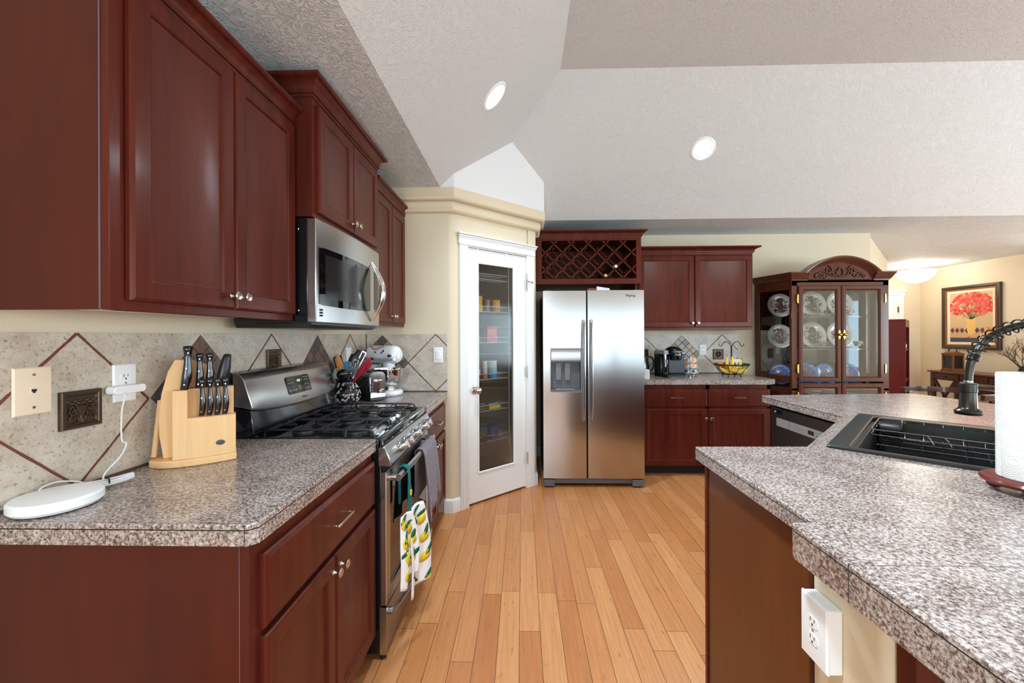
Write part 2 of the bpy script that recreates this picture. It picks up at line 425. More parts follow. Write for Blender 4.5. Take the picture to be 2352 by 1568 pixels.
window('added_window_left', -1.2, -.4, .95, 2.05, 1, Matrix.Translation((0, YR-.02, 0)))  # unseen window added to brighten the left run from the front
window('window_2', 4.4, 6.4, .6, 2.1, 2, Matrix.Translation((0, YR-.02, 0)))
window('fill_window_dining', -.05, 2.65, .6, 2.1, 2, Matrix.Translation((XR+.06, 0, 0)) @ Matrix.Rotation(PI/2, 4, 'Z'))  # unseen window, made large to light the left wall and cabinets

# pantry: frontal wall, diagonal wall with the door opening, return wall
P0 = (-.535, 3.10); P1 = (.125, 3.70); PA = math.atan2(P1[1]-P0[1], P1[0]-P0[0]); PL = math.hypot(P1[0]-P0[0], P1[1]-P0[1])
TD = Matrix.Translation((P0[0], P0[1], 0)) @ Matrix.Rotation(PA, 4, 'Z')
b = MB()
bt = .028                                                    # rounded corner
cpts = [(-.60, 3.10)]+[((-.575)+.04*math.sin(a), 3.14-.04*math.cos(a)) for a in (0,)]
b.prism([(wx(3.1), 3.10), (-.565, 3.10), (-.548, 3.1035), (-.535+.012, 3.1005+.0145), (TD @ Vector((.06, 0, 0)))[:2], (TD @ Vector((.06, .09, 0)))[:2], (-.58, 3.2), (wx(3.1), 3.2)], 0, ZC)
b.T = TD
DU0, DU1, DZ = .135, .772, 2.07                              # rough opening
b.box(.05, DU0, 0, .10, 0, ZC); b.box(DU1, PL, 0, .10, 0, ZC); b.box(DU0, DU1, 0, .10, DZ, ZC)
b.T = None
b.box(P1[0]-.10, P1[0], 3.70, YB, 0, ZC)
b.prism([(P1[0]-.10, 3.78), (P1[0]-.07, 3.62), P1, (P1[0], 3.80)], 0, ZC)
struct(b.build('wall_pantry', m_wall, smooth=50))
# white wall above the cornice, up into the vault
fr = [(wx(3.1), 3.10), P0, P1, (P1[0], 4.3)]
b = MB(); b.sweep([(-.72, 3.10), P0, P1, (P1[0], 4.0)], [(.0, ZC-.02), (.078, ZC-.02), (.078, 3.1), (.0, 3.1)]); struct(b.build('wall_pantry_upper', m_whitewall))
prof = [(0, 2.285)]+[(.045-.022+.022*math.sin(a), 2.312-.022*math.cos(a)) for a in [k*PI/8 for k in range(5)]]+[(.045, 2.352), (.03, 2.37)]
prof += [(.085-.025+.025*math.sin(a), 2.392-.022*math.cos(a)) for a in [k*PI/8 for k in range(5)]]+[(.085, ZC-.001), (0, ZC-.001)]
b = MB(); b.sweep([(wx(3.1)+.002, 3.10), P0, P1, (P1[0], 4.2)], prof); struct(b.build('trim_cornice', m_trimtan, smooth=40))
# baseboards
bprof = [(0, 0), (.014, 0), (.014, .085), (.010, .098), (.004, .104), (0, .104)]
b = MB(); b.sweep([(-.60, 3.10), P0, (TD @ Vector((.062, 0, 0)))[:2]], bprof); b.sweep([(TD @ Vector((.862, 0, 0)))[:2], P1, (P1[0], 4.55)], bprof); struct(b.build('baseboard_pantry', m_white))
b = MB(); b.sweep([(P1[0]+.01, YB), (1.2, YB)], bprof); b.sweep([(2.38, YB), (3.80, YB), (5.58, 6.35)], bprof); struct(b.build('baseboard_back', m_white))
b = MB(); b.sweep([(5.56, 7.35), (6.1, 7.35)], bprof); b.sweep([(6.72, 7.35), (XR, 7.35), (XR, -2.5)], bprof); struct(b.build('baseboard_right', m_white))
# door casing (fluted)
b = MB(TD)
for u0, u1 in ((.062, .145), (.772, .862)):
    b.box(u0, u1, -.014, .0, 0, 2.06)
    for k in range(4):
        c = u0+(u1-u0)*(k+.5)/4; b.box(c-.0065, c+.0065, -.019, -.012, .0, 2.055)
b.box(.055, .869, -.019, .0, 2.06, 2.115)
for k, (dz, dy) in enumerate(((2.06, .024), (2.112, .026), (2.124, .034), (2.138, .042))): b.box(.055-.004*k, .869+.004*k, -dy, 0, dz, dz+.012)
b.box(.135, .15, 0, .09, 0, 2.055); b.box(.768, .772, 0, .09, 0, 2.055); b.box(.135, .772, 0, .09, 2.052, 2.07)
struct(b.build('trim_1', m_white, bevel=.0015))
# pantry door
door = thing('door_1', None, None, (P0[0], P0[1], 0), PA); struct(door)
U0, U1, Z0, Z1 = .152, .766, .018, 2.046
b = MB()
for x0, x1, z0, z1 in ((U0, .245, Z0, Z1), (.632, U1, Z0, Z1), (.245, .632, Z0, .243), (.245, .632, 1.942, Z1)): b.box(x0, x1, .003, .038, z0, z1)
b.build('door_frame', m_white, door, world=False)
b = MB(); b.rectrings(.241, .636, .239, 1.946, [(0, .001), (.004, -.004), (.012, -.002), (.016, .006)], capb=False)
bmesh.ops.delete(b.bm, geom=[max(b.bm.faces, key=lambda f: f.calc_area())], context='FACES_ONLY')
b.build('glass_bead', m_white, door, world=False)
b = MB(); b.box(.25, .627, .016, .021, .25, 1.936); b.build('glass_panel', m_reeded, door, world=False)
b = MB(); b.lathe([(.033, 0), (.033, .004), (.028, .008), (.013, .012), (.011, .028), (.016, .034), (.026, .042), (.029, .052), (.025, .062), (.012, .068)], (.213, .003, .915), 24, axis='-y')
ko = b.build('door_knob', m_nickel, door, world=False); ko['label'] = 'round satin nickel door knob'
for k, z in enumerate((1.80, 1.03, .27)):
    b = MB(); b.cyl((.769, -.016, z-.05), (.769, -.016, z+.05), .0065, n=10)
    for q in range(4): b.cyl((.769, -.016, z-.05+.025*q+.001), (.769, -.016, z-.05+.025*q+.003), .0072, n=10)
    if k == 0:
        b.cyl((.769, -.016, z+.05), (.769, -.016, z+.10), .003, n=8); b.cyl((.769, -.018, z+.035), (.80, -.045, z+.02), .004, n=8); b.cyl((.80, -.045, z+.02), (.812, -.05, z+.018), .007, n=8)
    b.build('hinge', m_nickel, door, world=False)

# pantry inside: shelves
for k, z in enumerate((.42, .80, 1.15, 1.42, 1.72)):
    b = MB(); b.prism([(wx(4.2)+.02, 3.95), (wx(4.2)+.34, 3.95), (wx(4.2)+.34, 4.22), (.02, 4.22), (.02, 4.56), (wx(4.2)+.02, 4.56)], z, z+.019)
    tag(b.build('pantry_shelf', mat('shelf_paint', srgb(196, 184, 160), .6) if k == 0 else bpy.data.materials['shelf_paint'], bevel=.002), 'tan pantry shelf seen through the ribbed door glass, number %s from the floor' % ['one', 'two', 'three', 'four', 'five'][k], 'shelf', 'shelves inside the pantry')

# far white door in the entry
d2 = struct(thing('door_2', None, None, (0, 7.35, 0)))
b = MB(); b.box(5.75, 6.62, -.02, .0, .01, 2.03)
for x0, x1 in ((5.85, 6.12), (6.22, 6.5)):
    for z0, z1 in ((.2, .95), (1.1, 1.9)): b.rectrings(x0, x1, z0, z1, [(0, -.02), (.015, -.012), (.05, -.026)], capb=False)
b.build('door_slab', m_white, d2, world=False)
b = MB(); b.box(6.62, 6.71, -.03, 0, 0, 2.03); b.box(5.66, 5.75, -.03, 0, 0, 2.03); b.box(5.64, 6.73, -.035, 0, 2.03, 2.09); b.box(5.62, 6.75, -.05, 0, 2.09, 2.115)
b.build('door_casing', m_white, d2, world=False)
for z in (.3, 1.05, 1.78):
    b = MB(); b.box(6.605, 6.625, -.035, -.018, z-.05, z+.05); b.build('hinge', m_steel_dk, d2, world=False)

# ------------------------------------------------------------------ lamps of the room, two recessed ones added out of view
def recessed(loc, nrm, label, power):
    n = Vector(nrm).normalized(); q = Vector((0, 0, -1)).rotation_difference(n).to_matrix().to_4x4()
    t = thing('recessed_light', label, 'ceiling light', loc, 0, 'recessed lights in the vaulted ceiling')
    T = Matrix.Translation(loc) @ q
    b = MB(T); b.lathe([(.072, .012), (.076, -.002), (.084, -.006), (.100, -.003), (.104, .0), (.104, .012)], n=36, cap=False)
    b.build('trim_ring', m_white, t)
    b = MB(T); b.lathe([(.074, .004), (.05, -.004), (.0, -.007)], n=32, cap=False); b.build('lens', m_bulb, t)
    d = bpy.data.lights.new('recessed_lamp', 'SPOT'); d.energy = power; d.spot_size = math.radians(136); d.spot_blend = 1.0; d.shadow_soft_size = .12; d.color = (.70, .885, 1)
    o = bpy.data.objects.new('recessed_lamp', d); C.objects.link(o); o.parent = t; o.location = n*.03
    o.rotation_euler = Vector((0, 0, -1)).rotation_difference((n+Vector((0, 0, -.75))).normalized()).to_euler()
sl = .695
recessed((-.17, 2.60, 2.878), (sl, 0, -.72), 'lit round recessed light in the left slope of the vault, above the microwave', 62)
recessed((1.53, 3.47, 2.913), (0, -sl, -.72), 'lit round recessed light in the back slope of the vault, above the refrigerator', 48)
recessed((-.17, .6, 2.878), (sl, 0, -.72), 'added unseen fill light in the left slope of the vault nearest the camera', 95)  # out of view; added as fill from the camera side
recessed((3.9, -.4, 3.325), (0, 0, -1), 'added unseen fill light in the flat top of the vault over the dining side', 55)  # out of view; extra lamp added to lift the overall light

t = thing('semi_flush_ceiling_light', 'lit alabaster bowl ceiling light in the far entry', 'ceiling light', (6.33, 6.7, 2.155))
b = MB(); b.lathe([(.075, .302), (.07, .288), (.03, .275), (.02, .262), (.02, .232), (.035, .225), (.02, .21)], n=24); b.build('canopy', m_nickel, t, world=False)
b = MB(); b.lathe([(.0, .012), (.06, .017), (.14, .048), (.21, .11), (.245, .185), (.255, .205), (.247, .205), (.237, .18), (.20, .115), (.13, .06), (.0, .03)], n=40, cap=False); b.build('bowl', m_bowl, t, world=False)
b = MB(); b.lathe([(.004, -.012), (.012, -.004), (.008, .006), (.02, .014), (.03, .018)], n=16); b.build('finial', m_nickel, t, world=False)
d = bpy.data.lights.new('bowl_lamp', 'POINT'); d.energy = 5; d.color = (.95, .97, 1); d.shadow_soft_size = .12
o = bpy.data.objects.new('bowl_lamp', d); C.objects.link(o); o.parent = t; o.location = (0, 0, .265)
# ------------------------------------------------------------------ cabinets (local frame: x along the face, -y out of the face, z up)
DOORP = [(0, 0), (0, -.013), (.003, -.0185), (.008, -.021), (.014, -.021), (.050, -.0205), (.054, -.0185), (.057, -.0130), (.0615, -.0115)]
DRAWP = [(0, 0), (0, -.012), (.003, -.0165), (.008, -.0185), (.013, -.0215), (.018, -.022)]
def knob(parent, x, z, y=-.021, r=.0145):
    b = MB(); b.lathe([(.007, 0), (.0075, .003), (.0045, .007), (.004, .016), (.008, .021), (r, .024), (r*1.02, .027), (r*.8, .030), (.0, .0315)], (x, y, z), 20, axis='-y')
    return b.build('knob', m_nickel, parent, world=False)
def pull(parent, x, z, y=-.022, L=.115):
    b = MB(); b.box(x-L/2, x+L/2, y-.030, y-.022, z-.0045, z+.0045)
    b.box(x-L/2, x-L/2+.008, y-.024, y+.001, z-.0045, z+.0045); b.box(x+L/2-.008, x+L/2, y-.024, y+.001, z-.0045, z+.0045)
    return b.build('bar_handle', m_nickel, parent, bevel=.0012, world=False)
def cdoor(parent, x0, x1, z0, z1, kx=None, kz=None, prof=DOORP):
    b = MB(); b.rectrings(x0, x1, z0, z1, prof)
    o = b.build('door', m_cherry, parent, world=False, smooth=25)
    if kx is not None: knob(o, kx, kz)
    return o
def drawer(parent, x0, x1, z0, z1, hx=None):
    b = MB(); b.rectrings(x0, x1, z0, z1, DRAWP)
    o = b.build('drawer', m_cherry, parent, world=False, smooth=25)
    if hx is not None: pull(o, hx, (z0+z1)/2+.005)
    return o
def crownprof(z, h=.072, o=.046):
    P = [(0, z), (.004, z), (.006, z+.010), (.012, z+.012), (.012, z+.018)]
    P += [(.012+(o-.018)*(1-math.cos(a)), z+.018+(h-.034)*math.sin(a)) for a in [k*PI/2/7 for k in range(1, 8)]]
    P += [(o-.004, z+h-.014), (o, z+h-.011), (o, z+h), (0, z+h)]
    return P
def crown(parent, path, z, h=.072, o=.046):
    b = MB(); b.sweep(path, crownprof(z, h, o)); return b.build('crown_moulding', m_cherry, parent, world=False, smooth=30)
m_seam_glint = mat('seam_glint', srgb(128, 112, 124), .4)  # pale colour painted in for the reflection along the bevelled edge
RL = PI/2                                          # left run faces +x

# upper cabinet over the near counter: face plane x=-.957, from y .925 to 1.672
u1 = thing('upper_cabinet', 'large red-brown double-door upper cabinet nearest the camera, above the knife block', 'cabinet', (-.955, .918, 0), RL, 'wall cabinets along the left wall')
W = .752
b = MB(); b.box(0, W, 0, .295, 1.432, 2.235); b.i = 1; b.box(.02, W-.02, .02, .29, 1.4285, 1.431)
b.build('carcass', [m_cherry_side, m_melamine], u1, world=False)
b = MB()
for x0, x1, z0, z1 in ((-.001, .034, 1.416, 2.24), (W-.03, W, 1.416, 2.24), (.034, W-.03, 1.416, 1.442), (.034, W-.03, 2.205, 2.24)): b.box(x0, x1, -.003, .018, z0, z1)
b.build('face_frame', m_cherry, u1, bevel=.0012, world=False)
b = MB(); b.box(-.004, 0, .0195, .296, 1.416, 2.235); b.box(-.0040, .001, .0183, .0193, 1.418, 2.235, 1); b.build('end_panel', [m_cherry_side, m_seam_glint], u1, bevel=.001, world=False)
cdoor(u1, .037, .389, 1.440, 2.222, .389-.022, 1.482); cdoor(u1, .393, .747, 1.440, 2.222, .393+.022, 1.482)
crown(u1, [(-.004, .295), (-.004, -.003), (W, -.003)], 2.225, .072, .045)

u2 = thing('upper_cabinet', 'taller red-brown double-door upper cabinet directly above the microwave', 'cabinet', (-.873, 1.674, 0), RL, 'wall cabinets along the left wall')
W = .754
b = MB(); b.box(0, W, .0, .345, 1.852, 2.37); b.build('carcass', m_cherry_side, u2, bevel=.001, world=False)
b = MB(); b.box(0, W, -.003, .0, 1.85, 2.37); b.box(-.001, .0, -.003, .02, 1.85, 2.37); b.build('face_frame', m_cherry, u2, world=False)
cdoor(u2, .028, .375, 1.872, 2.330, .375-.022, 1.915); cdoor(u2, .379, .728, 1.872, 2.330, .379+.022, 1.915)
crown(u2, [(0, .345), (0, -.003), (W, -.003), (W, .345)], 2.348, .08, .05)

u3 = thing('upper_cabinet', 'narrow red-brown double-door upper cabinet between the microwave and the pantry wall', 'cabinet', (-.905, 2.432, 0), RL, 'wall cabinets along the left wall')
W = .662
b = MB(); b.box(0, W, 0, .29, 1.432, 2.275); b.i = 1; b.box(.02, W-.02, .02, .28, 1.4285, 1.431); b.build('carcass', [m_cherry_side, m_melamine], u3, world=False)
b = MB(); b.box(0, W, -.003, .0, 1.418, 2.275); b.build('face_frame', m_cherry, u3, world=False)
cdoor(u3, .022, .328, 1.442, 2.245, .328-.02, 1.485); cdoor(u3, .332, .638, 1.442, 2.245, .332+.02, 1.485)
crown(u3, [(.01, -.003), (W, -.003)], 2.25, .075, .045)

# base cabinets left
c1 = thing('base_cabinet', 'red-brown base cabinet in the left foreground with a wide drawer over two doors', 'cabinet', (-.626, .918, 0), RL, 'base cabinets along the left wall')
W = .750
b = MB(); b.box(0, W, 0, .595, .10, .876); b.i = 1; b.box(0, W, .07, .59, 0, .10); b.build('carcass', [m_cherry_side, m_interior], c1, world=False)
b = MB()
for x0, x1, z0, z1 in ((0, .036, .10, .876), (W-.03, W, .10, .876), (.036, W-.03, .10, .13), (.036, W-.03, .645, .66), (.036, W-.03, .835, .876)): b.box(x0, x1, -.002, .018, z0, z1)
b.build('face_frame', m_cherry, c1, bevel=.0012, world=False)
b = MB(); b.box(-.006, 0, .0210, .6, 0, .876); b.box(-.0060, .001, .0200, .0210, 0, .876, 1); b.box(-.006, 0, -.002, .0200, .10, .876); b.build('end_panel', [m_cherry_side, m_seam_glint], c1, bevel=.001, world=False)
drawer(c1, .030, .745, .660, .838, .40)
cdoor(c1, .030, .386, .118, .642, .386-.024, .600); cdoor(c1, .390, .745, .118, .642, .390+.024, .600)

c2 = thing('base_cabinet', 'red-brown base cabinet with drawer and door between the range and the pantry wall', 'cabinet', (-.60, 2.435, 0), RL, 'base cabinets along the left wall')
W = .66
b = MB(); b.box(0, W, 0, .58, .10, .876); b.i = 1; b.box(0, W, .07, .57, 0, .10); b.build('carcass', [m_cherry_side, m_interior], c2, world=False)
b = MB(); b.box(0, W, -.002, 0, .10, .876); b.build('face_frame', m_cherry, c2, world=False)
drawer(c2, .02, .63, .660, .838, .33); cdoor(c2, .02, .323, .118, .642, .323-.022, .60); cdoor(c2, .327, .63, .118, .642, .327+.022, .60)

# countertops
def counter(name, label, outline, exposed, z0=.878, z1=.925, holes=None, hf=.012, group='granite countertops', seams=(), parent=None):
    # outline: closed xy list; exposed: list of index runs (open paths with the outside on the right) carrying edge tiles
    b = MB()
    vs = [[Vector((x, y, z1)) for x, y in outline]]+[[Vector((x, y, z1)) for x, y in h] for h in (holes or [])]
    flat = [p for l in vs for p in l]
    for tri in tessellate_polygon(vs): b.poly([flat[k] for k in tri])
    n = len(outline)
    for k in range(n):
        (xa, ya), (xb, yb) = outline[k], outline[(k+1) % n]; b.poly([(xa, ya, z0), (xb, yb, z0), (xb, yb, z1), (xa, ya, z1)])
    for h in holes or []:
        for k in range(len(h)):
            (xa, ya), (xb, yb) = h[k], h[(k+1) % len(h)]; b.poly([(xa, ya, z0), (xb, yb, z0), (xb, yb, z1), (xa, ya, z1)])
    bo = [Vector((x, y, z0)) for x, y in outline]
    vs2 = [bo]+[[Vector((x, y, z0)) for x, y in h] for h in (holes or [])]; flat = [p for l in vs2 for p in l]
    for tri in tessellate_polygon(vs2): b.poly([flat[k] for k in tri])
    e = .010; g = .0012
    prof = [(0, z0-.001), (e, z0-.001), (e, z1-hf-g), (e-.0035, z1-hf), (e, z1-hf+g), (e, z1-.003), (e-.003, z1), (-.001, z1)]
    for path in exposed: b.sweep(path, prof, mats=[0, 0, 1, 1, 0, 0, 0])
    for (x, y, dx, dy) in seams: b.box(x-dx, x+dx, y-dy, y+dy, z0, z1+.0002, 1)
    o = b.build(name, [m_granite, m_groove], None, smooth=30)
    return tag(o, label, 'countertop', group)
x = wx
o = counter('countertop', 'granite-look countertop in the left foreground under the knife block', [(x(.915)+.002, .915), (-.628, .915), (-.616, .927), (-.616, 1.669), (x(1.669)+.002, 1.669)],
        [[(x(.915)+.002, .915), (-.628, .915), (-.616, .927), (-.616, 1.669)]], seams=[(-.952, .9052, .0006, .0006), (-.629, .9052, .0007, .0006)])
o = counter('countertop', 'granite-look countertop in the far left corner under the stand mixer', [(x(2.433)+.002, 2.433), (-.583, 2.433), (-.583, 3.098), (x(3.098)+.002, 3.098)], [[(-.583, 2.433), (-.583, 3.098)]])
# ------------------------------------------------------------------ backsplash tiles
def backsplash(name, label, T, L, H, tips, plain_first, z0=.9275, seamx=()):
    # local: x along the wall, -y out of the wall, z up
    t = thing(name, label, 'backsplash', T.translation, T.to_euler().z)
    th = .008; s = .213; zc = z0+H/2
    b = MB(); b.box(0, L, -th, -.001, z0, z0+H); b.i = 1
    def line(p, q, wd=.0068):
        # clip to the tile field
        (x0, za), (x1, zb) = p, q
        if x1 < x0: x0, za, x1, zb = x1, zb, x0, za
        if x1 <= 0 or x0 >= L: return
        if x0 < 0: za += (zb-za)*(0-x0)/(x1-x0); x0 = 0
        if x1 > L: zb = za+(zb-za)*(L-x0)/(x1-x0); x1 = L
        n = 10; pts = [(x0+(x1-x0)*k/n+random.uniform(-.0008, .0008), -th-.0002, za+(zb-za)*k/n) for k in range(n+1)]
        for k in range(n): b.bar(pts[k], pts[k+1], wd*random.uniform(.8, 1.15), .0016, up=(0, 1, 0))
    plain = plain_first; mos = []
    for c in tips:
        h = H/2-.002
        if plain:
            for sx in (-1, 1): line((c, zc+h), (c+sx*s, zc)); line((c, zc-h), (c+sx*s, zc))
        else: mos.append(c)
        plain = not plain
    for sx in seamx: b.box(sx-.003, sx+.003, -th-.001, -.001, z0, z0+H)
    b.i = 2; b.box(0, L, -th-.004, -.001, z0-.002, z0+.005)
    b.build('tile_field', [m_tile, m_grout, m_caulk], t, world=False)
    for c in mos:
        b = MB(); n = 5; e = (H/2-.006)
        ex = s-.006
        f = lambda u, v: (c+(u-v)*ex, zc+(u+v-1)*e)      # u,v in 0..1
        for i in range(n):
            for j in range(n):
                g = .018; u0, u1, v0, v1 = (i+g*3)/n, (i+1-g*3)/n, (j+g*3)/n, (j+1-g*3)/n
                q = [f(u0, v0), f(u1, v0), f(u1, v1), f(u0, v1)]
                xs = [p[0] for p in q]
                if max(xs) > L or min(xs) < 0: continue
                b.prism(q, -th-.0025, -th-.0002, random.choice(SLS), axis='y')
        q = [f(0, 0), f(1, 0), f(1, 1), f(0, 1)]
        def clip(poly, lim, sg):
            out = []
            for k in range(len(poly)):
                a, d = poly[k], poly[(k+1) % len(poly)]
                ia, ib = sg*(a[0]-lim) <= 0, sg*(d[0]-lim) <= 0
                if ia: out.append(a)
                if ia != ib: tt = (lim-a[0])/(d[0]-a[0]); out.append((lim, a[1]+(d[1]-a[1])*tt))
            return out
        q = clip(clip(q, L, 1), 0, -1)
        b.prism(q, -th-.0009, -th+.001, 6, axis='y')
        b.build('mosaic_diamond', m_sl+[m_grout], t, world=False)
    return t
# left wall: local x runs along +y of the world
ang = math.atan2(2.22, (wx(3.12)-wx(.9)))          # direction of the wall line
TLw = Matrix.Translation((wx(.60), .60, 0)) @ Matrix.Rotation(ang, 4, 'Z')
def lw(y): return (y-.60)/math.sin(ang)             # wall coordinate of a world y
SLS = [0, 0, 0, 1, 1, 2, 2, 2]
backsplash('tile_backsplash', 'beige stone tile backsplash with diamond inlays along the left wall', TLw, lw(3.095), .437, [lw(v) for v in (1.122, 1.5485, 1.975, 2.40, 2.828)], True)
SLS = [0, 1, 2, 2, 3, 3, 2, 1]
TPw = Matrix.Translation((wx(3.1)+.010, 3.10, 0))
backsplash('tile_backsplash', 'short beige tile backsplash beside the stand mixer, next to the pantry corner', TPw, -.571-(wx(3.1)+.010), .437, [-1.07-wx(3.1)-.01, -.658-wx(3.1)-.01], False, seamx=(.002,))
SLS = [0, 3, 4, 5, 5, 5, 3, 4, 5]
TBw = Matrix.Translation((1.16, YB, 0))
backsplash('tile_backsplash', 'beige tile backsplash with a pale mosaic diamond behind the coffee maker', TBw, 2.385-1.16, .425, [v-1.16 for v in (1.335, 1.772, 2.215)], True)

# relief tiles (grapes and urn in relief)
def relief(cx, cz, T, label, s=.106, seed=1, urn=True):
    t = tag(thing('relief_tile', label, 'tile', T @ Vector((cx, 0, cz)), T.to_euler().z), None, None, 'dark bronze relief tiles on the backsplash')
    h = s/2; b = MB()
    b.rectrings(-h, h, -h, h, [(0, -.008), (0, -.016), (.003, -.020), (.010, -.020), (.012, -.0165), (.015, -.0165), (.017, -.014)])
    rnd = random.Random(seed)
    if urn:
        b.lathe([(.014, -.036), (.010, -.03), (.004, -.024), (.009, -.014), (.014, -.002), (.016, .008), (.018, .010)], (0, -.014, 0), 14, sy=.45)
        for sx in (-1, 1):
            for k in range(26):
                b.ball((sx*(.012+rnd.random()*.022), -.0155, -.022+rnd.random()*.04), .0034, n=7, m=5)
            b.tube([(sx*(.02+.012*math.cos(a)), -.016, -.026+.012*math.sin(a)) for a in [k*.6 for k in range(9)]], .0018, 5)
            for k in range(4): b.ball((sx*(.006+k*.009), -.0155, .018+.006*(k % 2)), .008, .003, .0045, 8, 6)
    else:
        for k in range(10):
            a = k*.63; b.tube([(math.cos(a+q*.5)*(.008+.003*q), -.0155, math.sin(a+q*.5)*(.008+.003*q)) for q in range(9)], .0022, 5)
        for k in range(14): b.ball(((rnd.random()-.5)*.062, -.0155, (rnd.random()-.5)*.062), .004, n=7, m=5)
    b.build('relief_face', m_relief, t, world=False, smooth=50)
relief(lw(1.128), 1.148, TLw, 'dark bronze grape-and-urn relief tile left of the plugged-in white adapter')
relief(lw(1.985), 1.235, TLw, 'dark bronze relief tile rising just behind the range console', seed=2)
relief(2.17-1.16, 1.135, TBw, 'dark bronze scroll relief tile above the banana basket', .115, 3, False)
relief(1.345-1.16, 1.135, TBw, 'dark bronze relief tile beside the refrigerator, behind the kettle', .115, 4, False)

# wall plates
def duplex(b, cx, cz, y, iw=0, idk=1):
    for dz in (-.0195, .0195):
        b.i = iw; pts = [(cx+.017*math.cos(a), cz+dz+.0145*max(-.82, min(.82, math.sin(a)))) for a in [2*PI*k/24 for k in range(24)]]
        b.prism(pts, y-.0015, y+.001, axis='y'); b.i = idk
        b.box(cx-.0072, cx-.0052, y-.0018, y, cz+dz-.001, cz+dz+.0075); b.box(cx+.005, cx+.007, y-.0018, y, cz+dz+.000, cz+dz+.0070)
        b.cyl((cx, y-.0018, cz+dz-.0065), (cx, y, cz+dz-.0065), .0027, n=8)
    b.i = 2 if iw == 0 else 0; b.cyl((cx, y-.0012, cz), (cx, y, cz), .003, n=10); b.i = 0
def plate(name, label, cat, T, cx, cz, kind, wdt=.072, hgt=.117, y0=-.009, m=None):
    t = thing(name, label, cat, T @ Vector((cx, 0, cz)), T.to_euler().z)
    b = MB(); b.rectrings(-wdt/2, wdt/2, -hgt/2, hgt/2, [(0, y0), (0, y0-.003), (.003, y0-.006), (.006, y0-.0065)])
    b.build('cover_plate', m or m_whiteplastic, t, world=False)
    y = y0-.0065; b = MB()
    if kind == 'duplex':
        duplex(b, 0, 0, y); b.build('receptacle', [m_whiteplastic, m_dark, m_nickel], t, world=False)
    elif kind == 'rocker':
        b.prism([(-.0165, -.033), (.0165, -.033), (.0165, .033), (-.0165, .033)], y-.002, y+.001, axis='y'); b.prism([(-.014, -.03), (.014, -.03), (.014, .03), (-.014, .03)], y-.006, y, axis='y')
        b.build('rocker_switch', m_whiteplastic, t, bevel=.001, world=False)
    elif kind == 'phone':
        b.box(-.008, .008, y-.001, y+.001, -.007, .010); b.i = 1; b.prism([(-.0055, -.001), (-.0055, .005), (.0055, .005), (.0055, -.001), (.003, -.001), (.003, -.005), (-.003, -.005), (-.003, -.001)], y-.0014, y, axis='y'); b.i = 2
        b.build('phone_jack', [m_cream, m_dark, m_nickel], t, world=False)
        for z in (-.042, .042): b = MB(); b.cyl((0, y-.001, z), (0, y+.001, z), .0036, n=12); b.build('screw', m_nickel, t, world=False)
    return t
plate('phone_jack_plate', 'cream wall plate with a phone jack at far left of the backsplash', 'wall plate', TLw, lw(1.017), 1.214, 'phone', .082, .122, m=m_cream)
plate('outlet', 'white outlet with an adapter plugged in, left of the knife block', 'outlet', TLw, lw(1.252), 1.208, 'duplex')
plate('wall_plate', 'white wall plate half hidden behind the utensil crock', 'wall plate', TLw, lw(2.80), 1.215, 'rocker')
plate('light_switch', 'white rocker light switch beside the pantry corner', 'switch', TPw, -.640-wx(3.1)-.01, 1.205, 'rocker')
plate('outlet', 'white duplex outlet between the coffee maker and the fruit basket', 'outlet', TBw, 2.0-1.16, 1.185, 'duplex', .078, .12)
# outlet box on the end of the island wall is built with the island
# ------------------------------------------------------------------ island
def rrect(x0, x1, y0, y1, r, z, n=5):
    P = []
    for cx, cy, a in ((x1-r, y1-r, 0), (x0+r, y1-r, 90), (x0+r, y0+r, 180), (x1-r, y0+r, 270)):
        P += [(p[0], p[1], z) for p in arc(cx, cy, r, a, a+90, n)]
    return P
TS = Matrix.Translation((1.145, 1.565, 0)) @ Matrix.Rotation(PI/4, 4, 'Z')        # sink frame: x along the diagonal, -y towards the bar
hole = [(TS @ Vector((x, y, 0)))[:2] for x, y in ((.02, -.03), (.875, -.03), (.875, -.545), (.02, -.545))]
isl = [(2.80, 2.985), (1.694, 2.895), (1.694, 2.176), (1.085, 1.567), (.671, 1.563), (.671, .944), (.658, .932), (.620, .932), (.615, .92), (.615, .25), (2.5, .25), (2.9, 1.2), (2.87, 2.45)]
o = counter('countertop', 'large granite-look island countertop with the black sink set into it', isl,
            [[(2.8, 2.985), (1.694, 2.895), (1.694, 2.176), (1.085, 1.567), (.671, 1.563), (.671, .944)]], holes=[hole], seams=[(1.5, .767, .89, .0005), (.662, 1.18, .0012, .0006), (2.05, 2.925, .0004, .1)])
# thicker nosing of the bar section, joined into the same top
b = MB(); e = .010
b.sweep([(.671, .944), (.658, .932), (.620, .932), (.615, .92), (.615, .25), (2.5, .25)], [(0, .852), (e, .852), (e, .9118), (e-.0035, .913), (e, .9142), (e, .922), (e-.003, .925), (-.001, .925)], mats=[0, 0, 1, 1, 0, 0, 0])
for y in (.772,): b.box(.6045, .606, y-.0006, y+.0006, .853, .925, 1)
nose = b.build('bar_nosing', [m_granite, m_groove], o)

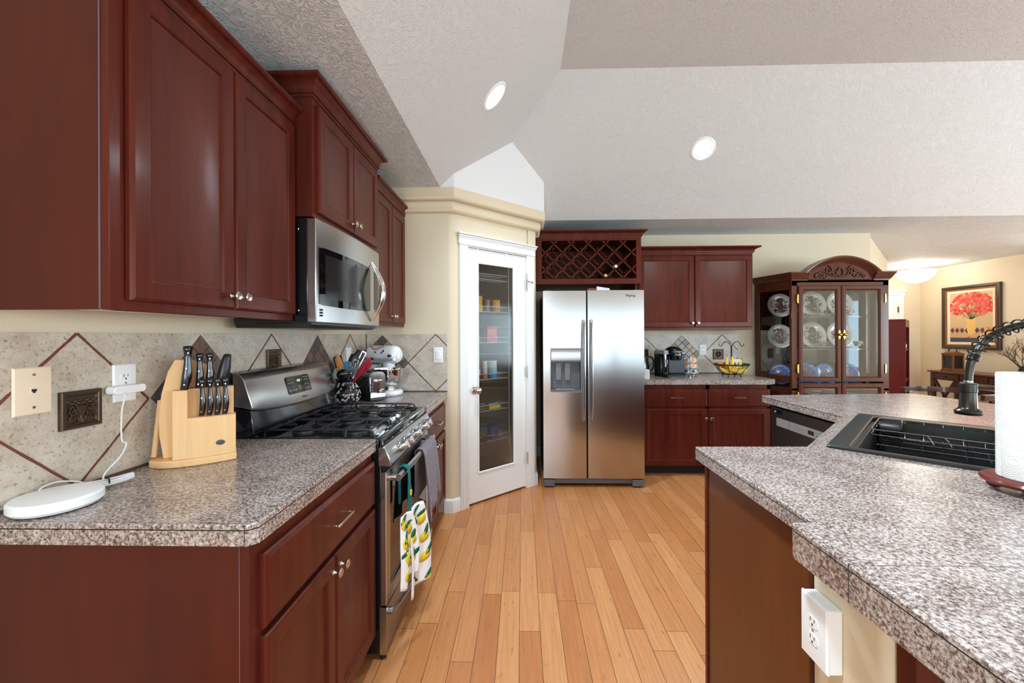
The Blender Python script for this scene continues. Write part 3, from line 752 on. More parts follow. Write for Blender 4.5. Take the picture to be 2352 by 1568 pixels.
ic = thing('island_cabinet', 'plain reddish-brown end of the island under the granite top', 'cabinet', (.685, 1.0, 0))
b = MB(); out = [(2.60, 2.84), (1.735, 2.875), (1.735, 2.865), (2.3, 2.862), (2.3, 2.25), (1.74, 2.25), (1.74, 2.19), (1.08, 1.54), (.690, 1.54), (.690, .99), (2.3, .99)]
b.sweep([(1.74, 2.245), (1.74, 2.19), (1.085, 1.545), (.690, 1.545), (.690, .99), (2.30, .99)], [(-.02, .0), (0, .0), (0, .876), (-.02, .876), (-.02, .0)])
b.build('carcass', wood('cherry_island', (.085, .023, .0065, 1), (.125, .036, .011, 1), .34, .2), ic, world=True)
for y0_, y1_ in ((1.532, 1.5475), (.985, .992)): b = MB(); b.box(.684, .690, y0_, y1_, 0, .876); b.build('end_stile', m_cherry, ic, bevel=.001)
dv = (.7071, .7071)
T2 = Matrix.Translation((1.74, 2.19, 0)) @ Matrix.Rotation(PI+PI/4, 4, 'Z')
for k in range(2):
    b = MB(T2); b.rectrings(.05+.41*k, .45+.41*k, .12, .84, DOORP); b.build('door', m_cherry, ic)
b = MB(); b.box(1.735, 2.78, 2.862, 2.88, 0, .876); b.box(2.40, 2.42, 2.24, 2.862, 0, .876)
tag(b.build('island_end_panel', m_cherry), 'red-brown island panel at the far end, beside the dishwasher', 'panel')

b = MB(); r = .03
outl = [(2.6, .985), (.692, .985), (.692, .785+r)]+[(.692+r-r*math.cos(a), .785+r-r*math.sin(a)) for a in [k*PI/12 for k in range(1, 7)]]+[(2.6, .785)]
b.prism(list(reversed(outl)), 0, .8505); struct(b.build('wall_island', m_wall, smooth=50))
bp = thing('bar_cabinet', 'dark red-brown panelling under the bar overhang at bottom right', 'cabinet', (.72, .78, 0))
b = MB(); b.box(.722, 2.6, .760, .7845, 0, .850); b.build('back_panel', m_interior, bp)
b = MB(); b.box(.702, .745, .745, .7845, 0, .850); b.box(.745, 2.6, .748, .76, .79, .85); b.build('stile', m_cherry, bp, bevel=.002)

TO = Matrix.Translation((.692, .938, .682)) @ Matrix.Rotation(-PI/2, 4, 'Z')
ob = plate('outlet_box', 'large white surface-mounted outlet box on the end of the island wall', 'outlet', TO, 0, 0, 'duplex', .082, .142, -.030)
b = MB(); b.box(-.0405, .0405, -.0305, -.0005, -.0705, .0705); b.build('box_body', m_whiteplastic, ob, bevel=.003, world=False)

# sink
m_sink = mat('black_composite', (.010, .010, .011, 1), .38)
s = thing('kitchen_sink', 'black drop-in sink set diagonally into the island', 'sink', TS.translation, PI/4)
b = MB(); L, Wd = .895, .565
b.loft([rrect(0, L, -Wd, 0, .012, .9255), rrect(0, L, -Wd, 0, .012, .932), rrect(.003, L-.003, -Wd+.003, -.003, .012, .9345), rrect(.030, L-.048, -.500, -.062, .03, .9345), rrect(.032, L-.050, -.498, -.064, .03, .930),
        rrect(.033, L-.051, -.497, -.065, .03, .916), rrect(.045, L-.063, -.485, -.077, .025, .9155), rrect(.046, L-.064, -.484, -.078, .025, .908), rrect(.055, L-.072, -.476, -.086, .03, .73), rrect(.09, L-.11, -.44, -.12, .03, .715)], cap=False)
b.bm.faces.new([v for v in b.bm.verts][-24:])
b.build('basin', m_sink, s, world=False, smooth=40)
b = MB(); b.loft([rrect(.029, L-.047, -.501, -.061, .03, .9347), rrect(.0315, L-.0495, -.4985, -.0635, .03, .9349), rrect(.0330, L-.051, -.497, -.065, .03, .932)], cap=False)  # reflections along the black ledges, put in as bronze strips
b.loft([rrect(.0445, L-.0625, -.4855, -.0765, .025, .9157), rrect(.0475, L-.0655, -.4825, -.0795, .025, .9161)], cap=False)
o = b.build('rim_glint', mat('rim_glint_bronze', (.30, .19, .12, 1), .3, .8), s, world=False); o['label'] = 'thin bronze-coloured strips standing in for glints on the basin ledges'
b = MB(); b.lathe([(.045, 0), (.045, .003), (.03, .002), (.02, -.002), (0, -.002)], (.45, -.28, .7155), 24); b.build('drain', m_steel_dk, s, world=False)
# wire dish rack lying across the far end of the sink
r_ = thing('dish_rack', 'steel wire dish rack across the far half of the black sink', 'dish rack', (TS @ Vector((.66, -.28, .92))), PI/4)
b = MB(TS); x0, x1, y0, y1, zt, zb = .49, .838, -.465, -.085, .928, .845
for z, q in ((zt, .0028), (zt-.022, .002)): b.tube([p for p in rrect(x0, x1, y0, y1, .02, z, 4)], q, 6, closed=True)
for k in range(6): y = y0+.03+k*(y1-y0-.06)/5; b.tube([(x0, y, zt), (x0+.01, y, zb+.01), (x0+.02, y, zb), (x1-.02, y, zb), (x1-.01, y, zb+.01), (x1, y, zt)], .0014, 5)
for k in range(2): xx = x0+.10+k*.12; b.tube([(xx, y0, zt), (xx, y0+.01, zb), (xx, y1-.01, zb), (xx, y1, zt)], .0014, 5)
for yy in (-.26, -.31): b.tube([(x0, yy, zt), (x0-.012, yy-.01, zt-.01), (x0-.02, yy-.02, zt-.03)], .002, 6)
b.build('wire_frame', m_chrome, r_)
b = MB(TS); b.loft([rrect(x1-.075, x1-.005, y1-.085, y1-.003, .01, zb+.005), rrect(x1-.078, x1-.002, y1-.088, y1, .01, zt)], cap=False); b.build('cutlery_cup', m_blackpl, r_, solid=.002)
b = MB(TS); P = [(.30, -.15), (.42, -.15), (.42, -.42), (.30, -.42)]
b.box(.398, .401, -.385, -.15, .868, .9205)
tag(b.build('acrylic_guard', m_clear, bevel=.001), 'clear acrylic splash guard resting inside the black sink', 'sink guard')

# spring faucet
f = thing('kitchen_faucet', 'dark bronze pull-down faucet with a spring coil round its arched hose', 'faucet', (1.93, 1.42, .9345))
hd = Vector((1.690, 1.585, 0)); bs = Vector((2.02, 1.50, 0))
b = MB(); b.lathe([(.0, .9350), (.036, .9350), (.036, .948), (.027, .955), (.024, 1.02), (.024, 1.08), (.016, 1.085), (.013, 1.09), (.013, 1.25)], bs, 24); b.build('body', m_bronze_fix, f)
b = MB(); b.tube([bs+Vector((.02, 0, 1.03)), bs+Vector((.07, .0, 1.05)), bs+Vector((.10, -.01, 1.11))], [.007, .006, .008], 10); b.build('lever', m_bronze_fix, f)
pts = smoothpts([hd+Vector((0, 0, 1.165)), hd+Vector((.004, 0, 1.21)), hd+Vector((.012, -.004, 1.255)), hd+Vector((.045, -.014, 1.322)), hd+Vector((.105, -.03, 1.367)), hd+Vector((.175, -.05, 1.385)), hd+Vector((.25, -.068, 1.365)), hd+Vector((.305, -.08, 1.31)), bs+Vector((0, 0, 1.23))], 10)
b = MB(); b.tube(pts, .0125, 12); b.build('hose', m_bronze_fix, f)
dense = smoothpts(pts, 8); coil = []
T0 = None; nrm = Vector((.3, .9, .2)); ang_ = 0; run = 0
for k in range(1, len(dense)-1):
    tg = (dense[k+1]-dense[k-1]).normalized(); nrm = (nrm-tg*nrm.dot(tg)).normalized(); bi = tg.cross(nrm); sp = (dense[k]-dense[k-1]).length; run += sp
    if run < .085: continue
    pitch = .0055 if run < .112 else .027
    ang_ += 2*PI*sp/pitch; rr = .0165 if run < .112 else .0225
    coil.append((dense[k]+(nrm*math.cos(ang_)+bi*math.sin(ang_))*rr))
b = MB(); b.tube(smoothpts(coil[::1], 2), .0026, 6); b.build('spring_coil', m_bronze_fix, f)
b = MB(); b.lathe([(.0, 1.046), (.036, 1.046), (.038, 1.050), (.038, 1.060), (.030, 1.066), (.0255, 1.074), (.0235, 1.130), (.0255, 1.132), (.0255, 1.162), (.0235, 1.165), (.012, 1.167)], hd, 32); b.build('spray_head', m_bronze_fix, f, smooth=30)
b = MB(); b.lathe([(.0125, 1.166), (.0133, 1.168), (.0133, 1.172), (.0125, 1.174)], hd, 20); b.build('collar', m_chrome, f)
b = MB(); b.tube([hd+Vector((.024, -.003, 1.148)), hd+Vector((.18, -.045, 1.146)), bs+Vector((0, 0, 1.146))], .006, 8); b.build('docking_arm', m_bronze_fix, f)

# paper towels
pc = Vector((1.355, 1.115, 0))
h = thing('paper_towel_holder', 'round red-brown wooden paper towel holder on bun feet at the right edge', 'paper towel holder', pc+Vector((0, 0, .9255)))
b = MB(); b.lathe([(.0, .947), (.088, .947), (.094, .951), (.096, .956), (.092, .962), (.080, .965), (.0, .965)], pc, 40); b.lathe([(.009, .96), (.009, 1.29), (.014, 1.295), (.018, 1.31), (.012, 1.325), (.0, 1.33)], pc, 16); b.build('stand', m_redwood, h)
for k in range(4):
    a = .35+PI/2*k+PI*.62; b = MB(); b.ball(pc+Vector((.066*math.cos(a), .066*math.sin(a), .937)), .016, .016, .0115); b.build('bun_foot', m_redwood, h)
m_paper = mat('paper_towel', srgb(222, 218, 212), .9); t_ = NT(m_paper)
vo = t_.n('ShaderNodeTexVoronoi'); vo.inputs['Scale'].default_value = 22; t_.l(t_.coord((1, 1, 1)), vo.inputs['Vector'])
t_.bump(t_.math('SINE', t_.math('MULTIPLY', vo.outputs['Distance'], 60.)), .25, .002)
b = MB(); b.lathe([(.021, .966), (.0635, .966), (.0645, .969), (.0645, 1.242), (.0630, 1.245), (.021, 1.245)], pc, 56, cap=False); b.lathe([(.0205, .967), (.0205, 1.244)], pc, 24, cap=False)
a0 = 2.6; b.prism([(pc.x+.0648*math.cos(a0+q), pc.y+.0648*math.sin(a0+q)) for q in (0, .1, .2, .3)]+[(pc.x+.0655*math.cos(a0+q), pc.y+.0655*math.sin(a0+q)) for q in (.3, .2, .1, 0)], .967, 1.244)
tag(b.build('paper_towel_roll', m_paper, smooth=30), 'white embossed paper towel roll standing at the right edge', 'paper towels')

# dishwasher, faces the kitchen (-x)
dw = thing('dishwasher', 'slate grey dishwasher under the far leg of the island', 'dishwasher', (1.722, 2.856, 0), -PI/2)
b = MB(); b.box(0, .60, .03, .55, .02, .86); b.box(0, .6, .06, .1, 0, .1); b.build('tub', m_blackpl, dw, world=False)
b = MB(); b.box(.003, .597, -.0, .03, .115, .855)
b.build('door', m_slate, dw, bevel=.004, world=False)
b = MB(); b.box(.055, .185, -.0015, .0, .735, .79); b.build('pocket_handle', mat('handle_recess', srgb(160, 156, 152), .4, .3), dw, bevel=.001, world=False)
b = MB(); b.box(.19, .56, -.002, .0, .735, .79, 0); b.i = 1; b.box(.36, .41, -.0026, -.001, .75, .775)
for k in range(6): b.box(.43+.018*k, .438+.018*k, -.0026, -.001, .752, .757)
b.i = 2
for k in range(5): b.box(.25+.018*k, .258+.018*k, -.0026, -.001, .764, .767)
b.build('control_strip', [bpy.data.materials['handle_recess'], m_dark, m_greyplastic], dw, world=False)
b = MB(); b.box(.02, .11, -.001, .0, .815, .842, 0); bd = b.build('badge', m_black, dw, world=False)
text('badge_lettering', 'LG', .016, m_whiteplastic, at(.042, -.0014, .8285) @ FRONT, dw)
b = MB(); b.box(0, .6, .035, .06, .02, .11); b.build('toe_kick', m_blackpl, dw, world=False)
# ------------------------------------------------------------------ back run
bc = thing('base_cabinet', 'red-brown base cabinet with two drawers over two doors, right of the refrigerator', 'cabinet', (1.13, 3.945, 0), 0, 'base cabinets along the back wall')
W = 1.235
b = MB(); b.box(0, W, 0, .60, .09, .876); b.i = 1; b.box(0, W, .075, .6, 0, .09); b.build('carcass', [m_cherry_side, m_interior], bc, world=False)
b = MB()
for x0, x1, z0, z1 in ((0, .05, .09, .876), (.625, .66, .09, .876), (W-.03, W, .09, .876), (0, W, .832, .876), (0, W, .645, .66), (0, W, .09, .105)): b.box(x0, x1, -.003, .0, z0, z1)
b.build('face_frame', m_cherry, bc, world=False)
drawer(bc, .03, .636, .662, .832, .34); drawer(bc, .648, 1.215, .662, .832, .93)
cdoor(bc, .03, .636, .10, .645, .617, .553); cdoor(bc, .648, 1.215, .10, .645, .668, .553)
counter('countertop', 'granite-look countertop under the coffee maker and fruit basket', [(2.388, 4.565), (1.10, 4.565), (1.10, 3.905), (2.34, 3.905), (2.398, 3.945), (2.398, 4.4)],
        [[(1.10, 3.905), (2.34, 3.905), (2.398, 3.945), (2.398, 4.4)]], z0=.880, hf=.004)

ub = thing('upper_cabinet', 'red-brown double-door upper cabinet above the coffee maker', 'cabinet', (1.18, 4.235, 0), 0, 'wall cabinets on the back wall')
W = 1.185
b = MB(); b.box(0, W, 0, .33, 1.40, 2.19); b.build('carcass', m_cherry_side, ub, bevel=.001, world=False)
b = MB(); b.box(0, W, -.003, 0, 1.40, 2.19); b.build('face_frame', m_cherry, ub, world=False)
cdoor(ub, .02, .587, 1.428, 2.165, .562, 1.472); cdoor(ub, .595, W-.012, 1.428, 2.165, .62, 1.472)
crown(ub, [(.0, -.003), (W, -.003), (W, .33)], 2.182, .07, .06)

# wine rack above the refrigerator
wr = thing('wine_rack_cabinet', 'red-brown wine rack with diamond lattice above the refrigerator', 'wine rack', (.132, 3.945, 0))
W = 1.012; z0, z1 = 1.842, 2.300
b = MB(); b.box(0, .02, 0, .615, z0, z1); b.box(W-.02, W, 0, .615, z0, z1); b.box(.02, W-.02, .0, .615, z0, z0+.02); b.box(.02, W-.02, 0, .615, z1-.02, z1); b.box(.02, W-.02, .595, .615, z0, z1)
b.box(.965, .985, .03, .6, z0-.10, z0); b.build('carcass', [m_cherry_side], wr, world=False)
b = MB(); fx0, fx1, fz0, fz1 = .060, .966, z0+.052, z1-.040
for q in ((0, fx0, z0, z1), (fx1, W, z0, z1), (fx0, fx1, z0, fz0), (fx0, fx1, fz1, z1)): b.box(q[0], q[1], -.018, .0, q[2], q[3])
b.build('face_frame', m_cherry, wr, bevel=.0015, world=False)
pit = .1655
def lattice(y, dep, name, px):
    b = MB(); Wl, Hl = fx1-fx0, fz1-fz0
    n = 0
    xc = [.119+pit*k for k in range(-4, 10)]
    for sgn in (1, -1):
        for c in xc:
            # line through (c, top-.032) with slope sgn*1.0
            zt = fz1-.030; pts = []
            xa = c+sgn*(zt-fz0); xb = c-sgn*(fz1-zt)
            (ax, az), (bx, bz) = (fx0+xa, fz0), (fx0+xb, fz1)
            if ax > bx: ax, az, bx, bz = bx, bz, ax, az
            if bx <= fx0 or ax >= fx1: continue
            sl = (bz-az)/(bx-ax)
            if ax < fx0: az += sl*(fx0-ax); ax = fx0
            if bx > fx1: bz -= sl*(bx-fx1); bx = fx1
            if bx-ax < .01: continue
            b.bar((ax, y, az), (bx, y, bz), dep, px, up=(0, 1, 0)) if False else b.bar((ax, y, az), (bx, y, bz), px, dep, up=(0, 1, 0))
    return b.build(name, m_cherry, wr, world=False)
lattice(-.006, .012, 'front_lattice', .0125); lattice(.30, .012, 'rear_lattice', .02)
crown(wr, [(0.012, -.018), (W, -.018), (W, .6)], 2.288, .066, .048)
def bottle(label, p, cap, body):
    t = thing('wine_bottle', label, 'bottle', p, 0, 'wine bottles lying in the rack')
    b = MB(); b.lathe([(.0135, -.02), (.0135, .06), (.018, .085), (.036, .12), (.0375, .13), (.0375, .28), (.034, .29), (0, .285)], p, 24, axis='x')
    bm = b.bm; bmesh.ops.rotate(bm, verts=bm.verts, cent=p, matrix=Matrix.Rotation(PI/2+.10, 3, 'Z')); b.build('bottle_glass', body, t)
    b = MB(); b.lathe([(0, -.03), (.0145, -.03), (.0155, -.026), (.0150, -.0), (.0142, .045)], p, 20, axis='x'); bm = b.bm; bmesh.ops.rotate(bm, verts=bm.verts, cent=p, matrix=Matrix.Rotation(PI/2+.10, 3, 'Z')); o = b.build('foil_cap', cap, t); o['label'] = 'foil cap on the bottle neck'
m_btl = mat('bottle_glass_dark', (.008, .012, .010, 1), .08, coat=.5)
bottle('wine bottle with a pale silver cap in the lattice rack', (.132+fx0+.706, 3.943, fz0+.115), mat('silver_foil', srgb(214, 206, 198), .35, .4), m_btl)
bottle('wine bottle with a gold cap in the lattice rack, lower than the silver-capped one', (.132+fx0+.608, 3.943, fz0+.028), mat('gold_foil', srgb(205, 165, 105), .3, .6), m_btl)

# refrigerator: door faces at y 3.62
fr = thing('refrigerator', 'tall stainless steel side-by-side refrigerator with a dispenser', 'refrigerator', (.184, 3.62, 0))
FW = .898
b = MB(); b.box(.012, FW-.012, .065, .80, .03, 1.735); b.build('cabinet_body', mat('fridge_side', (.05, .05, .052, 1), .45, .3), fr, bevel=.005, world=False)
def curvedoor(x0, x1, z0, z1, name, cut=None):
    b = MB(); n = 14; y = lambda x: .003-.005*math.sin(PI*(x-x0)/(x1-x0))
    xs = [x0+.004+(x1-x0-.008)*k/n for k in range(n+1)]
    prof = [(x0, .062), (x0, .012)]+[(x, y(x)) for x in xs]+[(x1, .012), (x1, .062)]
    if not cut: b.prism(prof, z0, z1)
    else:
        cx0, cx1, cz0, cz1 = cut
        rows = [z0, cz0, cz1, z1]; xs2 = sorted(set([round(v, 4) for v in xs]+[cx0, cx1]))
        V = {(i, k): b.v((x, y(x), rows[k])) for i, x in enumerate(xs2) for k in range(4)}
        for i in range(len(xs2)-1):
            for k in range(3):
                if k == 1 and xs2[i] >= cx0-1e-5 and xs2[i+1] <= cx1+1e-5: continue
                b.face([V[i, k], V[i+1, k], V[i+1, k+1], V[i, k+1]])
        for sx, xa, xb in ((0, x0, xs2[0]), (1, x1, xs2[-1])):
            b.poly([(xb, y(xb), z0), (xa, .012, z0), (xa, .012, z1), (xb, y(xb), z1)]); b.poly([(xa, .012, z0), (xa, .062, z0), (xa, .062, z1), (xa, .012, z1)])
        top = [(x0, .062), (x0, .012)]+[(x, y(x)) for x in xs2]+[(x1, .012), (x1, .062)]
        b.poly([(p[0], p[1], z0) for p in top]); b.poly([(p[0], p[1], z1) for p in reversed(top)]); b.poly([(x0, .062, z0), (x1, .062, z0), (x1, .062, z1), (x0, .062, z1)])
        ins = [i for i, x in enumerate(xs2) if cx0-1e-5 <= x <= cx1+1e-5]
    return b.build(name, m_fridge, fr, world=False, smooth=30)
DC = (.070, .337, .852, 1.232)
ld = curvedoor(0, .388, .082, 1.745, 'freezer_door', DC); rd = curvedoor(.394, FW, .082, 1.748, 'fridge_door')
# dispenser
dp = MB(); x0, x1, zz0, zz1 = DC
dp.rectrings(x0-.006, x1+.006, zz0-.006, zz1+.006, [(0, -.003), (.0, -.009), (.006, -.009), (.010, -.004), (.010, .0)], capb=False)
dp.bm.faces.ensure_lookup_table(); bmesh.ops.delete(dp.bm, geom=[max(dp.bm.faces, key=lambda f: f.calc_area())], context='FACES_ONLY')
disp = dp.build('dispenser_bezel', m_steel_dk, ld, world=False)
b = MB(); b.box(x0, x1, .056, .06, zz0, 1.125); b.box(x0, x0+.004, -.002, .058, zz0, 1.125); b.box(x1-.004, x1, -.002, .058, zz0, 1.125); b.box(x0, x1, -.004, .058, zz0, zz0+.02); b.box(x0, x1, -.004, .058, 1.115, 1.127)
b.build('dispenser_recess', m_greyplastic, ld, world=False)
b = MB(); b.loft([[(x0+.004, -.004, 1.228), (x1-.004, -.004, 1.228), (x1-.004, .03, 1.228), (x0+.004, .03, 1.228)], [(x0+.004, -.010, 1.20), (x1-.004, -.010, 1.20), (x1-.004, .03, 1.20), (x0+.004, .03, 1.20)], [(x0+.004, -.006, 1.128), (x1-.004, -.006, 1.128), (x1-.004, .03, 1.128), (x0+.004, .03, 1.128)]])
b.build('dispenser_panel', m_steel, ld, world=False)
for xx in (.115, .195):
    b = MB(); b.box(xx, xx+.05, .030, .04, .95, 1.105); b.build('dispenser_paddle', mat('paddle_grey', srgb(120, 120, 122), .25), ld, bevel=.003, world=False)
b = MB(); b.box(x0+.045, x1-.06, -.003, .05, zz0+.02, zz0+.026); b.build('drip_grille', m_steel, ld, world=False)
def fhandle(par, x):
    b = MB(); P = smoothpts([(x, -.012, .605), (x, -.030, .63), (x, -.050, .80), (x, -.058, 1.04), (x, -.050, 1.28), (x, -.030, 1.45), (x, -.012, 1.475)], 5)
    b.tube(P, .0185, 12, flat=.72)
    b.build('door_handle', m_steel, par, world=False)
fhandle(ld, .360); fhandle(rd, .426)
b = MB(); b.box(.10, FW-.11, .02, .06, .032, .074); b.box(.008, .10, .0, .06, .012, .07); b.box(FW-.11, FW-.008, .0, .06, .012, .07); b.build('kick_grille', m_greyplastic, fr, bevel=.003, world=False)
for xx in (.03, FW-.04):
    b = MB(); b.cyl((xx, .03, 0), (xx, .03, .014), .016, n=14); b.build('levelling_foot', m_dark, fr, world=False)
text('brand_lettering', 'Maytag', .030, m_greyplastic, at(.775, -.0065, 1.700) @ FRONT, rd)
for xx in (.05, FW-.06):
    b = MB(); b.box(xx-.03, xx+.03, .02, .10, 1.736, 1.752); b.build('hinge_cover', m_greyplastic, fr, bevel=.003, world=False)
b = MB(); b.box(.60, .75, 3.70, 3.90, 1.737, 1.776); bx = tag(b.build('flat_box', mat('brown_card', srgb(112, 62, 40), .7), bevel=.002), 'flat brown box lying on top of the refrigerator', 'box')
b = MB(); b.prism([(.675, 1.737+.0), (.79, 1.737), (.79, 1.772), (.675, 1.79)], 3.685, 3.695, axis='y'); tag(b.build('paper_sheet', mat('white_card', srgb(214, 216, 222), .6)), 'white card propped on top of the refrigerator', 'paper')
# ------------------------------------------------------------------ range (local: x along the wall 0..0.757, y into the wall from x=-.60)
rg = thing('gas_range', 'stainless steel gas range with black cooktop between the left counters', 'range', (-.600, 1.673, 0), RL)
W = .756
b = MB(); b.box(.002, W-.002, -.012, .60, .03, .90); b.build('body', m_black, rg, bevel=.003, world=False)
# cooktop: black pan with raised rim and rolled front lip
b = MB()
b.loft([rrect(.0, W, -.022, .545, .012, .895), rrect(0, W, -.022, .545, .012, .918), rrect(.004, W-.004, -.017, .541, .012, .927), rrect(.016, W-.016, .004, .53, .02, .929), rrect(.03, W-.03, .025, .515, .03, .919), rrect(.05, W-.05, .05, .5, .03, .9165)])
b.build('cooktop', m_black, rg, world=False, smooth=50)
# control panel, tilted
b = MB()
P = [(.0, .886), (-.024, .892), (-.034, .884), (-.058, .822), (-.055, .812), (-.0, .808)]
b.prism([(y, z) for y, z in P], 0, W, axis='x'); b.build('control_panel', m_steel, rg, bevel=.004, world=False)
b = MB(); b.prism([(0, .887), (-.024, .893), (-.022, .9), (-.02, .922), (0, .926)], 0, W, axis='x'); b.build('front_lip', m_black, rg, bevel=.004, world=False)
kd = Vector((0, -.93, .36)).normalized()
for x in (.155, .235, .385, .540, .620):
    kt = Matrix.Translation((x, -.046, .853)) @ kd.to_track_quat('Z', 'Y').to_matrix().to_4x4()
    b = MB(kt); b.lathe([(.025, .0), (.026, .002), (.026, .008), (.0225, .010), (.0215, .036), (.0190, .041), (0, .041)], n=22)
    b.box(-.005, .005, -.020, .020, .040, .045); b.build('burner_knob', m_steel, rg, world=False)
# oven door
b = MB(); b.box(.004, W-.004, .0, .012, .225, .795); b.i = 0
b.rectrings(.004, W-.004, .232, .785, [(0, .0), (0, -.030), (.003, -.034), (.05, -.034), (.051, -.0325)], mats=[0, 0, 0, 0, 1][:4]+[1])
dr = b.build('oven_door', [m_steel, m_glassblk], rg, world=False)
b = MB(); b.box(.01, W-.01, -.028, .0, .787, .807); b.build('vent_gap', m_blackpl, rg, world=False)
b = MB()
for k in range(22): b.box(.0035, .0045, -.012, -.006, .60+.0085*k, .606+.0085*k)
b.build('vent_slots', m_dark, dr, world=False)
def ohandle(par, z, name, bow):
    b = MB(); n = 14; rings = []
    for k in range(n+1):
        x = .035+(W-.07)*k/n; yy = -.075-bow*math.sin(PI*k/n)
        rings.append([(x, yy+.011*math.cos(a), z+.016*math.sin(a)) for a in [2*PI*j/12 for j in range(12)]])
    b.loft(rings)
    for x in (.05, W-.05): b.tube([(x, -.032, z), (x, -.075, z)], [.017, .015], 12)
    return b.build(name, m_steel, par, world=False)
ohandle(dr, .752, 'door_handle', .004)
b = MB(); b.box(.006, W-.006, -.032, .0, .045, .222); dw2 = b.build('warming_drawer', m_steel_dk, rg, bevel=.004, world=False)
b = MB(); n = 16; rings = []
for k in range(n+1):
    x = .02+(W-.04)*k/n; s_ = math.sin(PI*k/n); rings.append([(x, -.052-.035*s_+.010*math.cos(a), .196+.011*math.sin(a)) for a in [2*PI*j/10 for j in range(10)]])
b.loft(rings)
for x in (.03, W-.03): b.tube([(x, -.030, .196), (x, -.054, .196)], .015, 12)
b.build('drawer_handle', m_steel, dw2, world=False)
b = MB(); b.box(.0, .006, -.034, -.006, .03, .225); b.box(W-.006, W, -.034, -.006, .03, .225); b.build('drawer_edge', m_steel, dw2, world=False)
for x in (.03, W-.03):
    b = MB(); b.cyl((x, -.01, 0), (x, -.01, .035), .014, n=12); b.build('foot', m_dark, rg, world=False)
# back guard: black riser and bowed stainless console
b = MB(); b.prism([(.548, .90), (.538, .935), (.520, .94), (.535, 1.04), (.60, 1.05), (.610, .90)], .0, W, axis='x'); b.build('riser', m_black, rg, bevel=.004, world=False)
b = MB(); n = 20; rings = []
for k in range(n+1):
    x = W*k/n; s_ = math.sin(PI*k/n)**.6; bot = 1.042-.028*s_; out = .012*s_
    rings.append([(x, .612, 1.06), (x, .545, bot+.005), (x, .530-out, bot), (x, .527-out, bot+.012), (x, .563-out*.6, 1.165+.004*s_), (x, .575-out*.4, 1.188+.006*s_), (x, .592, 1.198+.006*s_), (x, .612, 1.195)])
b.loft(rings); con = b.build('console', m_steel, rg, bevel=.003, world=False, smooth=50)
# display panel on the console face
cz0, cz1 = 1.068, 1.152
def fy(z): return .527-.012+(.563-.0072-.515)*(z-1.026)/(1.169-1.026)-.0015
tilt = math.atan2(fy(cz1)-fy(cz0), cz1-cz0)
TC = Matrix.Translation((.375, fy((cz0+cz1)/2), (cz0+cz1)/2)) @ Matrix.Rotation(-tilt, 4, 'X')
b = MB(TC); q = [(p[0], p[1]) for p in rrect(-.105, .105, -.044, .044, .012, 0)]; b.prism(q, -.0016, .004, axis='y'); b.build('display_panel', m_glassblk, con, world=False)
m_print = mat('panel_print', srgb(196, 196, 196), .5); m_green = emis('green_clock', (.25, .8, .2), .9)
text('clock_digits', '2:12', .017, m_green, TC @ at(0.0, -.0018, .018) @ FRONT, con)
b = MB(TC)
for gx in (-.085, -.062, -.039): b.box(gx-.008, gx+.008, -.0022, -.0012, -.028, -.0255); b.box(gx-.006, gx+.006, -.0022, -.0012, -.0235, -.0215); b.box(gx-.0015, gx+.0015, -.0022, -.0012, -.012, -.008)
for gx in (-.085, -.058): b.box(gx-.0015, gx+.0015, -.0022, -.0012, .026, .03); b.box(gx-.008, gx+.008, -.0022, -.0012, .010, .0125)
for gx in (.055, .08):
    for gz in (-.028, -.008, .016, .030): b.box(gx-.008, gx+.008, -.0022, -.0012, gz, gz+.0022)
for gz in (-.010, -.018, -.026): b.box(-.016, .016, -.0022, -.0012, gz, gz+.0022)
b.build('key_legends', m_print, con, world=False)
text('up_arrow', '^', .016, m_print, TC @ at(.033, -.0018, .014) @ FRONT, con); text('down_arrow', 'v', .012, m_print, TC @ at(.033, -.0018, -.018) @ FRONT, con)
TB = Matrix.Translation((.40, fy(1.045)-.0012, 1.045)) @ Matrix.Rotation(-tilt, 4, 'X')
text('brand_lettering', 'Kenmore', .0105, m_dark, TB @ FRONT, con)
# burners and grates
for k, (x, y, r) in enumerate(((.16, .16, .045), (.16, .40, .038), (.378, .28, .05), (.60, .16, .045), (.60, .40, .034))):
    b = MB(); b.lathe([(r+.012, .917), (r+.008, .924), (r*.8, .926), (r*.8, .930), (r, .932), (r, .938), (r*.9, .940), (0, .940)], (x, y, 0), 24); b.build('burner', m_iron, rg, world=False)
for k in range(3):
    x0 = .030+k*.2345; x1 = x0+.227; y0, y1 = .030, .505; zt = .952; b = MB()
    th = .0085
    def gb(pts, w_=th): b.tube(pts, w_*.55, 6)
    for xx in (x0+.012, x1-.012):
        gb([(xx, y0, .921), (xx, y0+.006, zt-.008), (xx, y0+.02, zt), (xx, y1-.02, zt), (xx, y1-.006, zt-.008), (xx, y1, .921)])
    ys = (y0+.022, (y0+y1)/2-.118, (y0+y1)/2, (y0+y1)/2+.118, y1-.022)
    for j, yy in enumerate(ys):
        gb([(x0+.002, yy, .924), (x0+.008, yy, zt-.006), (x0+.02, yy, zt), (x0+(.085 if j in (1, 3) else .222), yy, zt)]) if j in (1, 3) else gb([(x0+.012, yy, zt), (x1-.012, yy, zt)])
        if j in (1, 3): gb([(x1-.002, yy, .924), (x1-.008, yy, zt-.006), (x1-.02, yy, zt), (x1-.085, yy, zt)])
    xm = (x0+x1)/2
    for ya, yb in ((y0+.022, y0+.085), (y1-.022, y1-.085)): gb([(xm, ya, zt), (xm, yb, zt)])
    gb([(xm, (y0+y1)/2-.05, zt), (xm, (y0+y1)/2+.05, zt)])
    b.build('grate', m_iron, rg, world=False, smooth=60)

